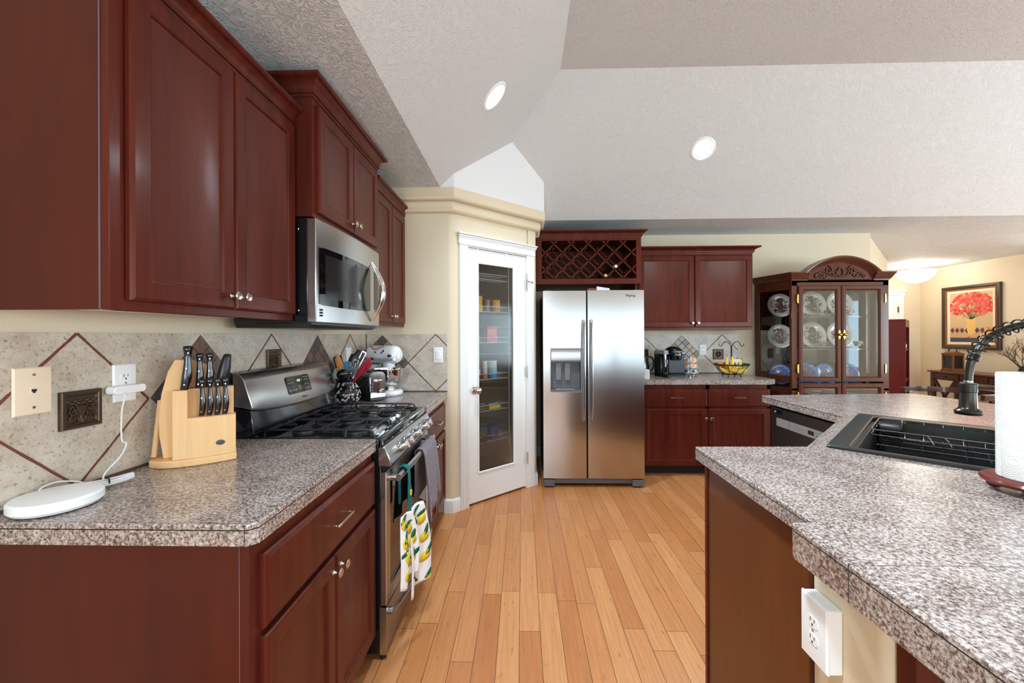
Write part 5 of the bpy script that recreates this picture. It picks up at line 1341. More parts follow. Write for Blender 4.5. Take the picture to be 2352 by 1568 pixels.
# ------------------------------------------------------------------ pantry door rack (behind the ribbed glass) and what stands on it
PR = TD
rk = thing('door_rack', 'white wire rack with six baskets hanging behind the glass of the pantry door', 'door rack', PR @ Vector((.44, .045, 1.0)), PA)
m_wire = mat('white_wire', srgb(232, 232, 234), .4)
b = MB(PR)
for x in (.20, .612): b.tube([(x, .050, .40), (x, .050, 2.0)], .004, 6)
for x in (.20, .612): b.tube([(x, .05, 1.98), (x, .05, 2.052), (x, -.004, 2.052), (x, -.006, 2.03)], .003, 6)
b.build('side_rail', m_wire, rk)
SH = (.465, .723, .985, 1.292, 1.55, 1.82)
for z in SH:
    b = MB(PR)
    for dz in (0, .045): b.tube([(.205, .055, z+dz), (.205, .145, z+dz), (.607, .145, z+dz), (.607, .055, z+dz)], .0026, 6); b.tube([(.205, .056, z+dz), (.607, .056, z+dz)], .0026, 6)
    for k in range(22): x = .215+.0185*k; b.tube([(x, .054, z+.0), (x, .145, z+.0), (x, .1455, z+.045)] if k % 1 == 0 else [], .0013, 4)
    b.build('basket', m_wire, rk)
for x in (.09, .70):
    b = MB(PR)
    xx = .245 if x < .3 else .545
    b.box(xx-.009, xx+.009, -.001, .045, 2.047, 2.051); b.box(xx-.009, xx+.009, -.0015, .001, 2.02, 2.051); b.build('door_hook', m_white, rk)
def can(label, x, z, r, h, cols, y=.10, name='food_jar', cat='jar', lid=None):
    t = thing(name, label, cat, PR @ Vector((x, y, z+.003)), PA, 'groceries on the pantry door rack')
    n = len(cols); b = MB()
    prof, mts = [(0, 0)], []
    for k, c in enumerate(cols):
        prof += [(r, h*k/n), (r, h*(k+1)/n-.0005)]; mts += [k, k]
    prof += [(r*.9, h+.001), (0, h+.001)]; mts = mts[:1]+mts[1:]+[n-1, n-1]
    b.lathe(prof, (0, 0, 0), 20, mats=(mts+[n-1]*9)[:len(prof)-1], cap=False); b.build('body', [cm(c) for c in cols], t, world=False)
    if lid: b = MB(); b.lathe([(r*.95, h), (r*1.0, h+.002), (r*1.0, h+.014), (r*.95, h+.016), (0, h+.016)], (0, 0, 0), 20); b.build('lid', cm(lid), t, world=False)
CM = {}
def cm(c):
    if c not in CM: CM[c] = mat('label_'+'_'.join(map(str, c)), srgb(*c), .45)
    return CM[c]
def boxi(label, x, z, w_, d, h, cols, y=.10, name='food_box', cat='box'):
    t = thing(name, label, cat, PR @ Vector((x, y, z+.003)), PA, 'groceries on the pantry door rack')
    b = MB(); b.box(-w_/2, w_/2, -d/2, d/2, 0, h)
    b.i = 1; b.box(-w_/2*.8, w_/2*.8, -d/2-.0008, -d/2, h*.45, h*.8) if len(cols) > 1 else None
    b.build('carton', [cm(c) for c in cols], t, bevel=.0015, world=False)
can('yellow tub with a dark blue lid behind the pantry door glass', .325, 1.55, .042, .128, [(240, 196, 40), (236, 180, 30)], .115, lid=(40, 48, 110))
can('small white jar with a navy lid and label in the pantry door rack', .275, 1.55, .032, .085, [(40, 60, 120), (236, 236, 236), (225, 228, 235)], .082, lid=(36, 44, 110))
can('narrow clear spice bottle with mauve contents in the pantry door rack', .415, 1.55, .022, .10, [(150, 120, 130), (170, 140, 145)], .10, 'spice_bottle', 'bottle')
can('small orange tub with a yellow top in the pantry door rack', .505, 1.55, .040, .085, [(226, 128, 50), (250, 176, 60)], .10, lid=(250, 190, 40))
boxi('red carton standing in the pantry door rack', .445, 1.292, .11, .055, .135, [(206, 44, 56), (224, 96, 100)])
can('red and white canister, leftmost in the basket above the knob', .295, .985, .040, .125, [(150, 50, 60), (210, 200, 205), (196, 40, 60)], .10, 'canister', 'can', (200, 40, 60))
can('slim bottle with a white cap and copper base in the pantry door rack', .385, .985, .024, .135, [(200, 120, 70), (225, 220, 215), (235, 235, 235)], .10, 'spice_bottle', 'bottle', (240, 240, 240))
can('pale blue and white canister in the pantry door rack', .465, .985, .042, .135, [(50, 150, 210), (190, 220, 235), (235, 240, 244)], .10, 'canister', 'can', (225, 235, 240))
boxi('flat yellow box lying in the pantry door rack', .475, .723, .12, .05, .030, [(242, 206, 20), (244, 214, 60)])
boxi('flat pale blue packet on top of the yellow box in the door rack', .460, .755, .10, .045, .018, [(130, 180, 214), (170, 200, 220)])
can('squat dark jar with a bright blue lid in the lowest door basket', .345, .465, .055, .105, [(70, 52, 40), (110, 96, 80)], .10, lid=(44, 110, 190))
can('indigo tub in the lowest basket of the pantry door', .47, .465, .048, .110, [(62, 66, 130), (74, 80, 150), (60, 90, 150)], .10, 'canister', 'can', (40, 70, 140))

# ------------------------------------------------------------------ back counter
ZC0 = .9255
cm_ = thing('coffee_maker', 'black single-serve coffee maker on the back counter', 'coffee maker', (1.53, 4.22, ZC0), math.radians(8))
b = MB(); b.loft([rrect(-.125, .125, -.15, .15, .05, 0), rrect(-.125, .125, -.15, .15, .05, .03), rrect(-.115, .115, -.145, .14, .05, .035)]); b.build('base', m_blackpl, cm_, world=False, smooth=50)
b = MB(); b.loft([rrect(-.122, .122, -.01, .15, .04, .03), rrect(-.122, .122, -.01, .15, .04, .235), rrect(-.115, .115, .0, .145, .04, .255)]); b.build('body', m_blackpl, cm_, world=False, smooth=50)
b = MB(); b.prism([(-.055, .036), (.118, .036), (.118, .235), (-.055, .235)], -.055, -.008, axis='y'); b.build('front_panel', mat('steel_blue_panel', (.022, .032, .042, 1), .35), cm_, bevel=.006, world=False)
b = MB(); b.loft([rrect(-.12, -.062, -.07, .14, .02, .036), rrect(-.12, -.062, -.07, .14, .02, .232)]); b.build('water_tank', glass('tank_glass', (.25, .27, .3, 1), .08), cm_, world=False, smooth=50)
b = MB(); b.loft([rrect(-.123, -.04, -.08, .15, .03, .232), rrect(-.118, -.03, -.07, .14, .03, .268)]); b.build('tank_lid', mat('silver_plastic', (.42, .43, .44, 1), .3, .6), cm_, world=False, smooth=50)
b = MB(); b.box(.062, .122, -.06, .12, .234, .247); b.build('silver_trim', bpy.data.materials['silver_plastic'], cm_, bevel=.004, world=False)
b = MB(); b.lathe([(.0, .170), (.050, .170), (.058, .185), (.060, .235), (.058, .245), (0, .245)], (.005, -.085, 0), 28); b.build('brew_head', m_black, cm_, world=False, smooth=50)
b = MB(); b.ball((.005, -.03, .250), .085, .10, .060, 24, 12); b.build('lid', m_black, cm_, world=False, smooth=80)
b = MB(); b.tube([(-.045, -.108, .262), (-.03, -.128, .258), (.005, -.135, .256), (.04, -.128, .258), (.055, -.108, .262)], .006, 8); b.build('lid_handle', m_chrome, cm_, world=False)
b = MB(); b.lathe([(0, .030), (.055, .030), (.055, .034), (0, .034)], (.01, -.095, 0), 24); b.build('drip_tray', m_dark, cm_, world=False)

ca = thing('pod_carousel', 'chrome carousel for coffee pods beside the coffee maker', 'pod carousel', (1.735, 4.24, ZC0))
b = MB(); b.lathe([(0, 0), (.055, 0), (.058, .004), (.052, .014), (.03, .02), (.006, .024), (.005, .195), (.010, .20), (.008, .212), (0, .215)], (0, 0, 0), 28); b.build('stand', m_chrome, ca, world=False)
b = MB()
pods = []
for lv, z in enumerate((.048, .105, .160)):
    for k in range(6):
        a = -PI/2+(k-2.5)*PI/3+PI/6; rr = .052-.003*lv
        dv_ = Vector((math.cos(a), math.sin(a), .45)).normalized()
        q = dv_.to_track_quat('Z', 'Y').to_matrix()
        c_ = Vector((rr*math.cos(a), rr*math.sin(a), z))
        b.tube([c_+dv_*.012+q @ Vector((.0235*math.cos(t), .0235*math.sin(t), 0)) for t in [2*PI*j/18 for j in range(18)]], .0012, 5, closed=True)
        b.tube([c_*1.0-Vector((c_.x*.9, c_.y*.9, 0)), c_+dv_*.0], .0012, 5)
        pods.append((lv, k, c_, a))
b.build('wire_holder', m_chrome, ca, world=False)
m_podw = mat('pod_cup', srgb(232, 232, 230), .4); lids = [mat('foil_white_blue', srgb(70, 78, 96), .35), mat('foil_orange', srgb(226, 148, 96), .4), mat('foil_orange_deep', srgb(228, 138, 84), .4)]
names = ('bottom', 'middle', 'top')
sides = {0: 'back left', 1: 'left', 2: 'front left', 3: 'front right', 4: 'right', 5: 'back right'}
for lv, k, c_, a in pods:
    dv_ = Vector((math.cos(a), math.sin(a), .45)).normalized()
    side = 'front left' if k == 1 else 'front' if k == 2 else 'front right' if k == 3 else 'right' if k == 4 else 'left' if k == 0 else 'rear'
    if side == 'rear': continue
    wpos = Vector((1.735, 4.24, ZC0))+c_
    t = thing('coffee_pod', 'coffee pod with %s lid, %s row of the carousel at the %s' % ('a dark patterned' if lv == 0 else 'an orange', names[lv], side), 'coffee pod', wpos, 0, 'coffee pods in the carousel')
    M = Matrix.Translation(wpos) @ dv_.to_track_quat('Z', 'Y').to_matrix().to_4x4()
    b = MB(M); b.lathe([(0, -.028), (.0155, -.028), (.018, -.026), (.0215, .012), (.0245, .013), (.0245, .0155), (0, .0155)], n=20); b.build('cup', m_podw, t)
    b = MB(M); b.lathe([(0, .0158), (.0195, .0158), (.0195, .0168), (0, .0172)], n=20); b.build('foil_lid', lids[lv], t)

kt = thing('electric_kettle', 'black and steel electric kettle behind the refrigerator edge', 'kettle', (1.275, 4.36, ZC0))
b = MB(); b.lathe([(0, .012), (.075, .012), (.078, .02), (.070, .12), (.058, .185), (.050, .195), (0, .20)], n=32); b.build('body', m_steel_dk, kt, world=False, smooth=50)
b = MB(); b.lathe([(0, 0), (.085, 0), (.085, .01), (0, .012)], n=32); b.lathe([(0, .195), (.045, .195), (.035, .212), (.01, .218), (0, .222)], n=24); b.build('base_and_lid', m_blackpl, kt, world=False)
b = MB(); b.tube(smoothpts([(.05, 0, .188), (.085, -.005, .195), (.115, -.008, .165), (.120, -.008, .11), (.105, -.006, .06), (.075, 0, .035)], 6), .010, 10); b.build('handle', m_blackpl, kt, world=False)
pk = thing('paper_packet', 'white packet with grey wavy lines beside the refrigerator', 'packet', (1.185, 4.02, ZC0), math.radians(-6))
b = MB(); b.box(-.065, .055, -.04, .04, 0, .088); b.build('packet_body', mat('packet_white', srgb(228, 222, 224), .5), pk, bevel=.004, world=False)
b = MB()
for z in (.03, .055, .07): b.tube([(-.06+.0115*k, -.0405, z+.004*math.sin(k*.9+z*90)) for k in range(11)], .0007, 4)
b.build('wavy_lines', mat('print_violet', srgb(120, 110, 150), .5), pk, world=False)

# fruit basket with banana hooks
fb = thing('fruit_basket', 'black wire fruit basket with a post and two hooks on the back counter', 'fruit basket', (2.142, 4.22, ZC0))
m_wireb = mat('black_wire', (.012, .011, .010, 1), .4, .3)
b = MB(); R1, R0, zt, zb = .162, .085, .125, .022
ringp = lambda r, z, n=32: [(r*math.cos(2*PI*k/n), r*math.sin(2*PI*k/n), z) for k in range(n)]
b.tube(ringp(R1, zt), .0042, 8, closed=True); b.tube(ringp(R1-.002, zt-.008), .003, 6, closed=True); b.tube(ringp(R0, zb), .003, 6, closed=True)
for q in (.2, .36, .52, .68, .84): b.tube(ringp(R0+(R1-R0)*q**.7, zb+(zt-zb)*q), .0016, 5, closed=True)
for k in range(10):
    a = 2*PI*k/10+.3; b.tube([((R0+(R1-R0)*q**.7)*math.cos(a), (R0+(R1-R0)*q**.7)*math.sin(a), zb+(zt-zb)*q) for q in [j/8 for j in range(9)]], .0022, 6)
for k in range(3): b.tube([(R0*math.cos(PI*k/3+.2), R0*math.sin(PI*k/3+.2), zb), (-R0*math.cos(PI*k/3+.2), -R0*math.sin(PI*k/3+.2), zb)], .002, 5)
b.build('bowl_wires', m_wireb, fb, world=False)
for k in range(4):
    a = PI/4+PI/2*k; b = MB(); b.tube([(.075*math.cos(a), .075*math.sin(a), zb), (.085*math.cos(a), .085*math.sin(a), .010)], .003, 6); b.ball((.087*math.cos(a), .087*math.sin(a), .0075), .0075); b.build('ball_foot', m_wireb, fb, world=False)
b = MB(); b.cyl((0, 0, zb), (0, 0, .315), .008, n=12); b.build('post', m_wireb, fb, world=False)
for s_ in (-1, 1):
    b = MB(); b.tube(smoothpts([(0, 0, .30), (s_*.018, 0, .330), (s_*.045, 0, .352), (s_*.072, 0, .350), (s_*.090, 0, .325), (s_*.103, 0, .307), (s_*.122, 0, .315), (s_*.126, 0, .334)], 6), .0035, 8); b.build('hook', m_wireb, fb, world=False)
m_ban = mat('banana_peel', srgb(236, 190, 60), .45); t_ = NT(m_ban); t_.base(t_.ramp(t_.noise(t_.coord(), 35, 3), [(.35, srgb(226, 176, 52)), (.6, srgb(240, 200, 76))]))
m_tip = mat('banana_tip', srgb(84, 64, 34), .6)
def banana(label, p, rz, rt, L=.17, lean=.2):
    t = thing('banana', label, 'banana', Vector((2.142, 4.22, ZC0))+Vector(p), 0, 'bananas in the fruit basket')
    M = Matrix.Translation(t.location) @ Matrix.Rotation(rz, 4, 'Z') @ Matrix.Rotation(rt, 4, 'Y')
    P = [(.118*math.sin(a), 0, .118*(1-math.cos(a))) for a in [-.9+1.8*k/14 for k in range(15)]]
    Rr = [.006, .0075, .013, .017, .0195, .0205, .0208, .0208, .020, .019, .0175, .0145, .010, .007, .0055]
    b = MB(M); b.tube(P, Rr, 5); b.build('peel', m_ban, t, smooth=60, bevel=.003)
    b = MB(M); b.tube([P[0], Vector(P[0])+Vector((-.012, 0, .016))], [.0052, .0045], 6); b.ball(P[-1], .0055); b.build('stem', m_tip, t)
banana('banana standing up at the left of the bunch, beside the orange', (-.05, -.03, .105), 2.0, -1.05); banana('upright banana in the middle of the bunch, just left of the post', (-.015, -.045, .108), 1.2, -1.0)
banana('banana sloping to the right in front of the post', (.035, -.055, .085), .25, -.75); banana('banana lying low along the front of the basket', (.02, -.085, .052), .05, -.05)
banana('banana lying lowest, at the right side of the basket', (.075, -.045, .052), .3, -.1); banana('banana lying at the left of the basket floor', (-.06, -.07, .05), -.2, .1)
m_or = mat('orange_peel', srgb(224, 120, 36), .45); t_ = NT(m_or); t_.bump(t_.noise(t_.coord(), 300, 2), .3, .002)
for lab, p, r in (('orange at the back left of the fruit basket', (-.105, .02, .118), .034), ('orange below the bananas at the back of the fruit basket', (-.03, .055, .075), .036)):
    t = thing('orange', lab, 'orange', Vector((2.142, 4.22, ZC0))+Vector(p), 0, 'oranges in the fruit basket'); b = MB(); b.ball((0, 0, 0), r, r, r*.95, 20, 12); b.build('peel', m_or, t, world=False); b = MB(); b.cyl((0, 0, r*.90), (0, 0, r*.98), .003, n=6); b.build('stem', m_tip, t, world=False)
jb = thing('juice_carton', 'small white carton with a green side standing in the fruit basket', 'carton', (2.205, 4.235, ZC0+.06), math.radians(-18))
b = MB(); b.box(-.045, .040, -.025, .025, 0, .115); b.i = 1; b.box(.040, .046, -.0252, .0252, .0, .122); b.i = 2
for x in (-.024, .012): b.loft([[(x-.011, -.0256, .055), (x+.011, -.0256, .055), (x+.011, -.0250, .055), (x-.011, -.025, .055)], [(x-.011, -.0256, .066), (x+.011, -.0256, .066), (x+.011, -.025, .066), (x-.011, -.025, .066)], [(x-.001, -.0256, .085), (x+.001, -.0256, .085), (x+.001, -.025, .085), (x-.001, -.025, .085)]])
b.build('carton', [mat('carton_white', srgb(226, 226, 220), .5), mat('carton_green', srgb(70, 150, 60), .5), mat('carton_print', srgb(130, 84, 50), .5)], jb, world=False)

# ------------------------------------------------------------------ china cabinet
HX, HY = 3.142, 4.10
hc = thing('china_cabinet', 'dark wood glass-fronted china cabinet with carved arched top', 'china cabinet', (HX, HY, 0))
hw, cw, dp_ = .470, .120, .425                     # half front width, canted side width, depth
FL = [(-hw-cw, dp_), (-hw, 0), (hw, 0), (hw+cw, dp_)]
b = MB(); b.prism(FL, 0, .72); b.prism(FL, 1.865, 1.885); b.prism(FL, .795, .815)
b.build('carcass', m_hutch, hc, world=False)
b = MB(); b.prism([(-hw-cw+.002, dp_-.012), (hw+cw-.002, dp_-.012), (hw+cw-.002, dp_), (-hw-cw+.002, dp_)], .72, 1.9); b.build('mirror_back', mat('mirror_back', (.035, .046, .054, 1), .03, 1.0), hc, world=False)
b = MB()
for s_ in (-1, 1):
    b.prism([(s_*(hw-.055), 0), (s_*(hw-.055), .022), (s_*(hw+.002), .035), (s_*(hw+.004), .010), (s_*hw, 0)], .72, 1.88)
    b.prism([(s_*(hw+cw), dp_), (s_*(hw+cw-.016), dp_-.06), (s_*(hw+cw-.04), dp_-.06), (s_*(hw+cw-.03), dp_)], .72, 1.88)
b.box(-hw, hw, .0, .022, 1.83, 1.885); b.box(-hw, hw, 0, .022, .72, .74)
b.build('posts', m_hutch, hc, bevel=.003, world=False)
for s_ in (-1, 1):
    A0, B0 = Vector((s_*hw, .02, 0)), Vector((s_*(hw+cw), dp_, 0)); dd = B0-A0
    for za, zb_ in ((.72, .80), (.875, .935), (1.80, 1.88)):
        b = MB(); pa, pb = A0+dd*.03, A0+dd*.9; b.bar((pa.x, pa.y, (za+zb_)/2), (pb.x, pb.y, (za+zb_)/2), .022, zb_-za); b.build('side_rail', m_hutch, hc, world=False)
for s_ in (-1, 1):
    A0, B0 = Vector((s_*(hw-.004), .03, 0)), Vector((s_*(hw+cw-.012), dp_-.02, 0))
    b = MB(); n_ = Vector((s_*.96, -.27, 0))*.004
    b.prism([(A0.x, A0.y), (B0.x, B0.y), (B0.x+n_.x, B0.y+n_.y), (A0.x+n_.x, A0.y+n_.y)], .74, 1.86); b.build('side_glass', m_glass, hc, world=False)
for z in (1.205, 1.53):
    b = MB(); b.prism([(-hw-cw+.03, dp_-.02), (-hw+.01, .035), (hw-.01, .035), (hw+cw-.03, dp_-.02)], z-.009, z); b.build('glass_shelf', glass('shelf_glass', (.80, .90, .88, 1), .10) if z < 1.3 else bpy.data.materials['shelf_glass'], hc, world=False)
HP = [(0, 0), (0, -.014), (.004, -.018), (.010, -.018), (.012, -.021), (.036, -.021), (.040, -.017), (.046, -.012), (.050, -.004), (.050, .0)]
def hdoor(x0, x1, z0, z1, hingex, knobx=None):
    b = MB(); b.rectrings(x0, x1, z0, z1, HP, capb=False); bm = b.bm; bmesh.ops.delete(bm, geom=[max(bm.faces, key=lambda f: f.calc_area())], context='FACES_ONLY')
    d = b.build('door', m_hutch, hc, world=False, smooth=25)
    b = MB(); b.box(x0+.046, x1-.046, -.006, -.002, z0+.046, z1-.046); b.build('door_glass', m_glass, d, world=False)
    for z in ((z0+.13, z1-.13) if z1-z0 > .5 else (z0+.06,)):
        b = MB(); sg = -1 if hingex < (x0+x1)/2 else 1
        b.prism([(hingex-.004, z-.045), (hingex+.004, z-.045), (hingex+.010*sg if sg > 0 else hingex+.004, z-.03), (hingex+(.010 if sg > 0 else .004), z+.03), (hingex+.004, z+.045), (hingex-.004, z+.045), (hingex-(.010 if sg < 0 else .004), z+.03), (hingex-(.010 if sg < 0 else .004), z-.03)], -.022, -.002, axis='y')
        b.build('hinge', m_brass, d, world=False)
    if knobx is not None:
        b = MB(); z = (z0+z1)/2-.01; b.prism([(knobx+.013*math.cos(a)*(1 if abs(math.sin(a)) < .8 else .75), z+.048*math.sin(a)) for a in [2*PI*k/18 for k in range(18)]], -.0245, -.020, axis='y')
        b.ball((knobx, -.038, z), .015); b.cyl((knobx, -.02, z), (knobx, -.035, z), .006, n=10); b.build('brass_knob', m_brass, d, world=False)
hdoor(-.412, -.003, .882, 1.832, -.420, -.024); hdoor(.003, .412, .882, 1.832, .420, .024)
hdoor(-.412, -.003, .30, .868, -.42); hdoor(.003, .412, .30, .868, .42)
# cornice with central arch
cp = [(0, 1.882), (.006, 1.882), (.008, 1.895), (.016, 1.90), (.030, 1.925), (.046, 1.945), (.050, 1.950), (.050, 1.962), (0, 1.962)]
for pth_ in ([(-hw-cw, dp_), (-hw, -.002), (-.318, -.002)], [(.318, -.002), (hw, -.002), (hw+cw, dp_)]): b = MB(); b.sweep(pth_, cp); b.build('cornice', m_hutch, hc, world=False)
Rz = .505; cz = 2.118-Rz; a_end = math.degrees(math.asin(.366/Rz))
b = MB(); rows = []
for k in range(29):
    a = math.radians(90+a_end-2*a_end*k/28); ca_, sa_ = math.cos(a), math.sin(a)
    rows.append([(r*ca_, y, cz+r*sa_) for r, y in ((Rz-.060, .02), (Rz-.060, -.006), (Rz-.054, -.010), (Rz-.048, -.018), (Rz-.034, -.035), (Rz-.020, -.050), (Rz-.012, -.056), (Rz, -.056), (Rz, .05))])
b.loft(rows); b.build('arch_moulding', m_hutch, hc, world=False, smooth=40)
b = MB(); P = [((Rz-.03)*math.cos(math.radians(90+a_end-2*a_end*k/24)), cz+(Rz-.03)*math.sin(math.radians(90+a_end-2*a_end*k/24))) for k in range(25)]
b.prism([(-.33, 1.872), (.33, 1.872)]+list(reversed(P)), .0, .03, axis='y'); b.build('arch_panel', m_hutch, hc, world=False)
b = MB()
def scroll(cx, czz, r0, turns, dirn, a0, rr=.008):
    n = 26; b.tube([(cx+r0*(1-.78*k/n)*math.cos(a0+dirn*turns*2*PI*k/n), -.006, czz+r0*(1-.78*k/n)*math.sin(a0+dirn*turns*2*PI*k/n)) for k in range(n+1)], [rr*(1-.5*k/n) for k in range(n+1)], 7)
for s_ in (-1, 1):
    scroll(s_*.115, 1.985, .040, 1.3, s_, PI/2); scroll(s_*.060, 1.955, .030, 1.2, -s_, -PI/2); scroll(s_*.185, 1.935, .026, 1.2, s_, 0); scroll(s_*.225, 1.925, .022, 1.1, -s_, PI/2); scroll(s_*.145, 1.925, .022, 1.0, -s_, PI)
    b.tube(smoothpts([(s_*.02, -.006, 1.92), (s_*.08, -.008, 1.935), (s_*.15, -.008, 1.965), (s_*.20, -.006, 1.965), (s_*.245, -.006, 1.92)], 5), .007, 7)
    for k in range(5): b.ball((s_*(.075+.03*k), -.006, 1.995-.018*k), .011, .007, .008, 8, 6)
    b.tube([(s_*.028*math.cos(t), -.008, 1.962+.042*math.sin(t)) for t in [PI*2*k/20 for k in range(20)]], .007, 7, closed=True)
b.build('carved_scrollwork', m_hutch, hc, world=False, smooth=60)
b = MB()
for k in range(60): b.ball((-.295+.01*k, -.004, 1.890), .0045, n=6, m=4)
b.build('bead_moulding', m_hutch, hc, world=False)

# china inside
m_china = mat('white_china', srgb(226, 222, 216), .15, coat=.4); m_brown = mat('brown_transfer_print', srgb(64, 44, 36), .25); m_rust = mat('rust_transfer_print', srgb(126, 80, 60), .25)
m_blue = mat('blue_transferware', srgb(54, 110, 190), .18, coat=.4); t_ = NT(m_blue); t_.base(t_.ramp(t_.noise(t_.coord(), 90, 3), [(.42, srgb(40, 92, 186)), (.58, srgb(110, 160, 216))]))
m_imari = mat('imari_rust', srgb(156, 74, 52), .25)
def plate_t(label, x, y, z, r, kind, seed, tilt=.22, rot=0):
    t = thing('dinner_plate', label, 'plate', (HX+x, HY+y, z), 0, 'plates standing in the china cabinet')
    M = Matrix.Translation((HX+x, HY+y, z+r*math.cos(tilt)+.002)) @ Matrix.Rotation(rot, 4, 'Z') @ Matrix.Rotation(PI/2-tilt, 4, 'X')
    b = MB(M); b.lathe([(0, .002), (r*.62, .002), (r*.70, .008), (r*.98, .017), (r, .019), (r*.985, .0205), (r*.70, .0115), (r*.61, .006), (0, .006)], n=40); b.build('plate_body', m_china if kind == 'brown' else m_blue, t, smooth=60)
    rnd = random.Random(seed); b = MB(M)
    if kind == 'brown':                                                         # dark brown rider-like mass and landscape
        for k in range(80):
            q = rnd.random(); px, py = rnd.gauss(0, .20)*r, (rnd.random()*1.25-.62)*r
            b.i = 0 if rnd.random() < .6 else 1; b.ball((px, py, .0075+.004*(math.hypot(px, py) > .66*r)), rnd.uniform(.04, .10)*r, rnd.uniform(.04, .16)*r, .0016, 7, 4)
        for k in range(50):
            a = rnd.uniform(PI*1.06, PI*1.94); rr = rnd.uniform(.35, .86)*r; b.i = rnd.choice((0, 1)); b.ball((rr*math.cos(a), rr*math.sin(a), .008+.009*max(0, rr/r-.66)/.3), rnd.uniform(.05, .13)*r, .025*r, .0018, 7, 4)
        for s_ in (-1, 1):
            for k in range(12): b.i = 1; b.ball((s_*r*rnd.uniform(.35, .75), r*rnd.uniform(-.3, .35), .0115), .05*r, .05*r, .0016, 6, 4)
        b.build('landscape_print', [m_brown, m_rust], t)
    else:
        for k in range(22): b.i = 0; b.ball((rnd.gauss(0, .22)*r, rnd.gauss(0, .22)*r, .0072), .08*r, .07*r, .0015, 7, 4)
        for k in range(30): a = 2*PI*k/30; b.i = 1; b.ball((.86*r*math.cos(a), .86*r*math.sin(a), .0158), .04*r, .03*r, .0018, 6, 4)
        b.build('centre_print', [m_imari, mat('pale_blue_paint', srgb(150, 190, 226), .3) if 'pale_blue_paint' not in bpy.data.materials else bpy.data.materials['pale_blue_paint']], t)
yb = .315
for lv, z in (('upper', 1.531), ('middle', 1.206)):
    plate_t('brown landscape plate behind the canted left glass on the %s shelf' % lv, -.411, yb-.03, z, .125, 'brown', 3 if lv == 'upper' else 4, .18, -.15)
    plate_t('brown landscape plate facing the left door on the %s shelf' % lv, -.084, yb-.045, z, .137, 'brown', 5 if lv == 'upper' else 6)
    plate_t('brown landscape plate partly behind the door stiles on the %s shelf' % lv, -.010+.224, yb-.02, z, .137, 'brown', 7 if lv == 'upper' else 8)
    t = thing('saucer_stack', 'shallow white stack of saucers lying in front on the %s glass shelf' % lv, 'saucers', (HX-.02, HY+.12, z)); b = MB()
    b.lathe([(0, 0), (.10, 0), (.225, .016), (.23, .018), (.10, .008), (0, .008)], n=40, sy=.36); b.lathe([(0, .009), (.09, .009), (.16, .021), (.164, .023), (.09, .015), (0, .015)], (.03, 0, 0), 32, sy=.45); b.build('saucers', m_china, t, world=False, smooth=60)
    for x, w_ in ((-.285, 'far left'), (-.075, 'left of the door stiles'), (.196, 'behind the right door')) if lv == 'upper' else ((-.066, 'left of the door stiles'), (.283, 'behind the right door')):
        t = thing('teacup', 'brown printed teacup on the %s shelf, %s' % (lv, w_), 'cup', (HX+x, HY+.14, z+.0235), 0, 'brown printed cups')
        b = MB(); b.lathe([(0, 0), (.022, 0), (.024, .006), (.036, .03), (.042, .050), (.040, .050), (.034, .03), (.02, .008), (0, .006)], n=24, cap=False); b.build('cup', m_china, t, world=False, smooth=60)
        b = MB(); rnd = random.Random(int(x*100)+7)
        for k in range(16): a = -PI*rnd.random(); zz = rnd.uniform(.014, .04); rr = .024+(zz-.006)*.42; b.ball((rr*math.cos(a), rr*math.sin(a), zz), .006, .004, .006, 6, 4)
        b.build('print', m_brown, t, world=False)
        b = MB(); b.tube([(.036, 0, .042), (.056, 0, .040), (.058, 0, .022), (.034, 0, .016)], .003, 6); b.build('handle', m_china, t, world=False)
zb = .8155
plate_t('blue transferware plate behind the canted left glass on the bottom shelf', -.411, yb-.03, zb, .110, 'blue', 11, .2, -.15)
plate_t('blue transferware plate behind the rust teapot', -.116, yb-.0, zb, .120, 'blue', 12); plate_t('blue transferware plate behind the centre stiles on the bottom shelf', -.008+.10, yb+.03, zb, .11, 'blue', 13); plate_t('blue transferware plate at the right of the bottom shelf', .30, yb-.02, zb, .112, 'blue', 14)
tp = thing('teapot', 'blue and rust china teapot on the bottom shelf of the china cabinet', 'teapot', (HX-.165, HY+.13, zb))
b = MB(); b.lathe([(0, 0), (.040, 0), (.045, .006), (.070, .035), (.078, .065), (.066, .095), (.040, .110), (.030, .114), (.034, .120), (.022, .135), (.008, .142), (.010, .150), (.013, .158), (.0, .164)], n=30); b.build('pot', m_blue, tp, world=False, smooth=60)
b = MB(); b.tube(smoothpts([(-.060, 0, .045), (-.095, 0, .065), (-.110, 0, .105), (-.125, 0, .128)], 5), [.016]*5+[.012]*5+[.009]*6, 10); b.build('spout', m_imari, tp, world=False)
b = MB(); b.tube(smoothpts([(.055, 0, .095), (.095, 0, .115), (.118, 0, .085), (.105, 0, .045), (.068, 0, .035)], 5), .008, 8); b.build('handle', m_imari, tp, world=False)
sj = thing('sugar_bowl', 'small blue china jug with rust handle beside the teapot', 'jug', (HX-.06, HY+.08, zb)); b = MB(); b.lathe([(0, 0), (.03, 0), (.05, .025), (.052, .05), (.035, .07), (.038, .078), (0, .08)], n=24); b.build('jug_body', m_blue, sj, world=False, smooth=60); b = MB(); b.tube([(-.045, 0, .06), (-.068, 0, .07), (-.07, 0, .045), (-.05, 0, .03)], .006, 7); b.build('handle', m_imari, sj, world=False)
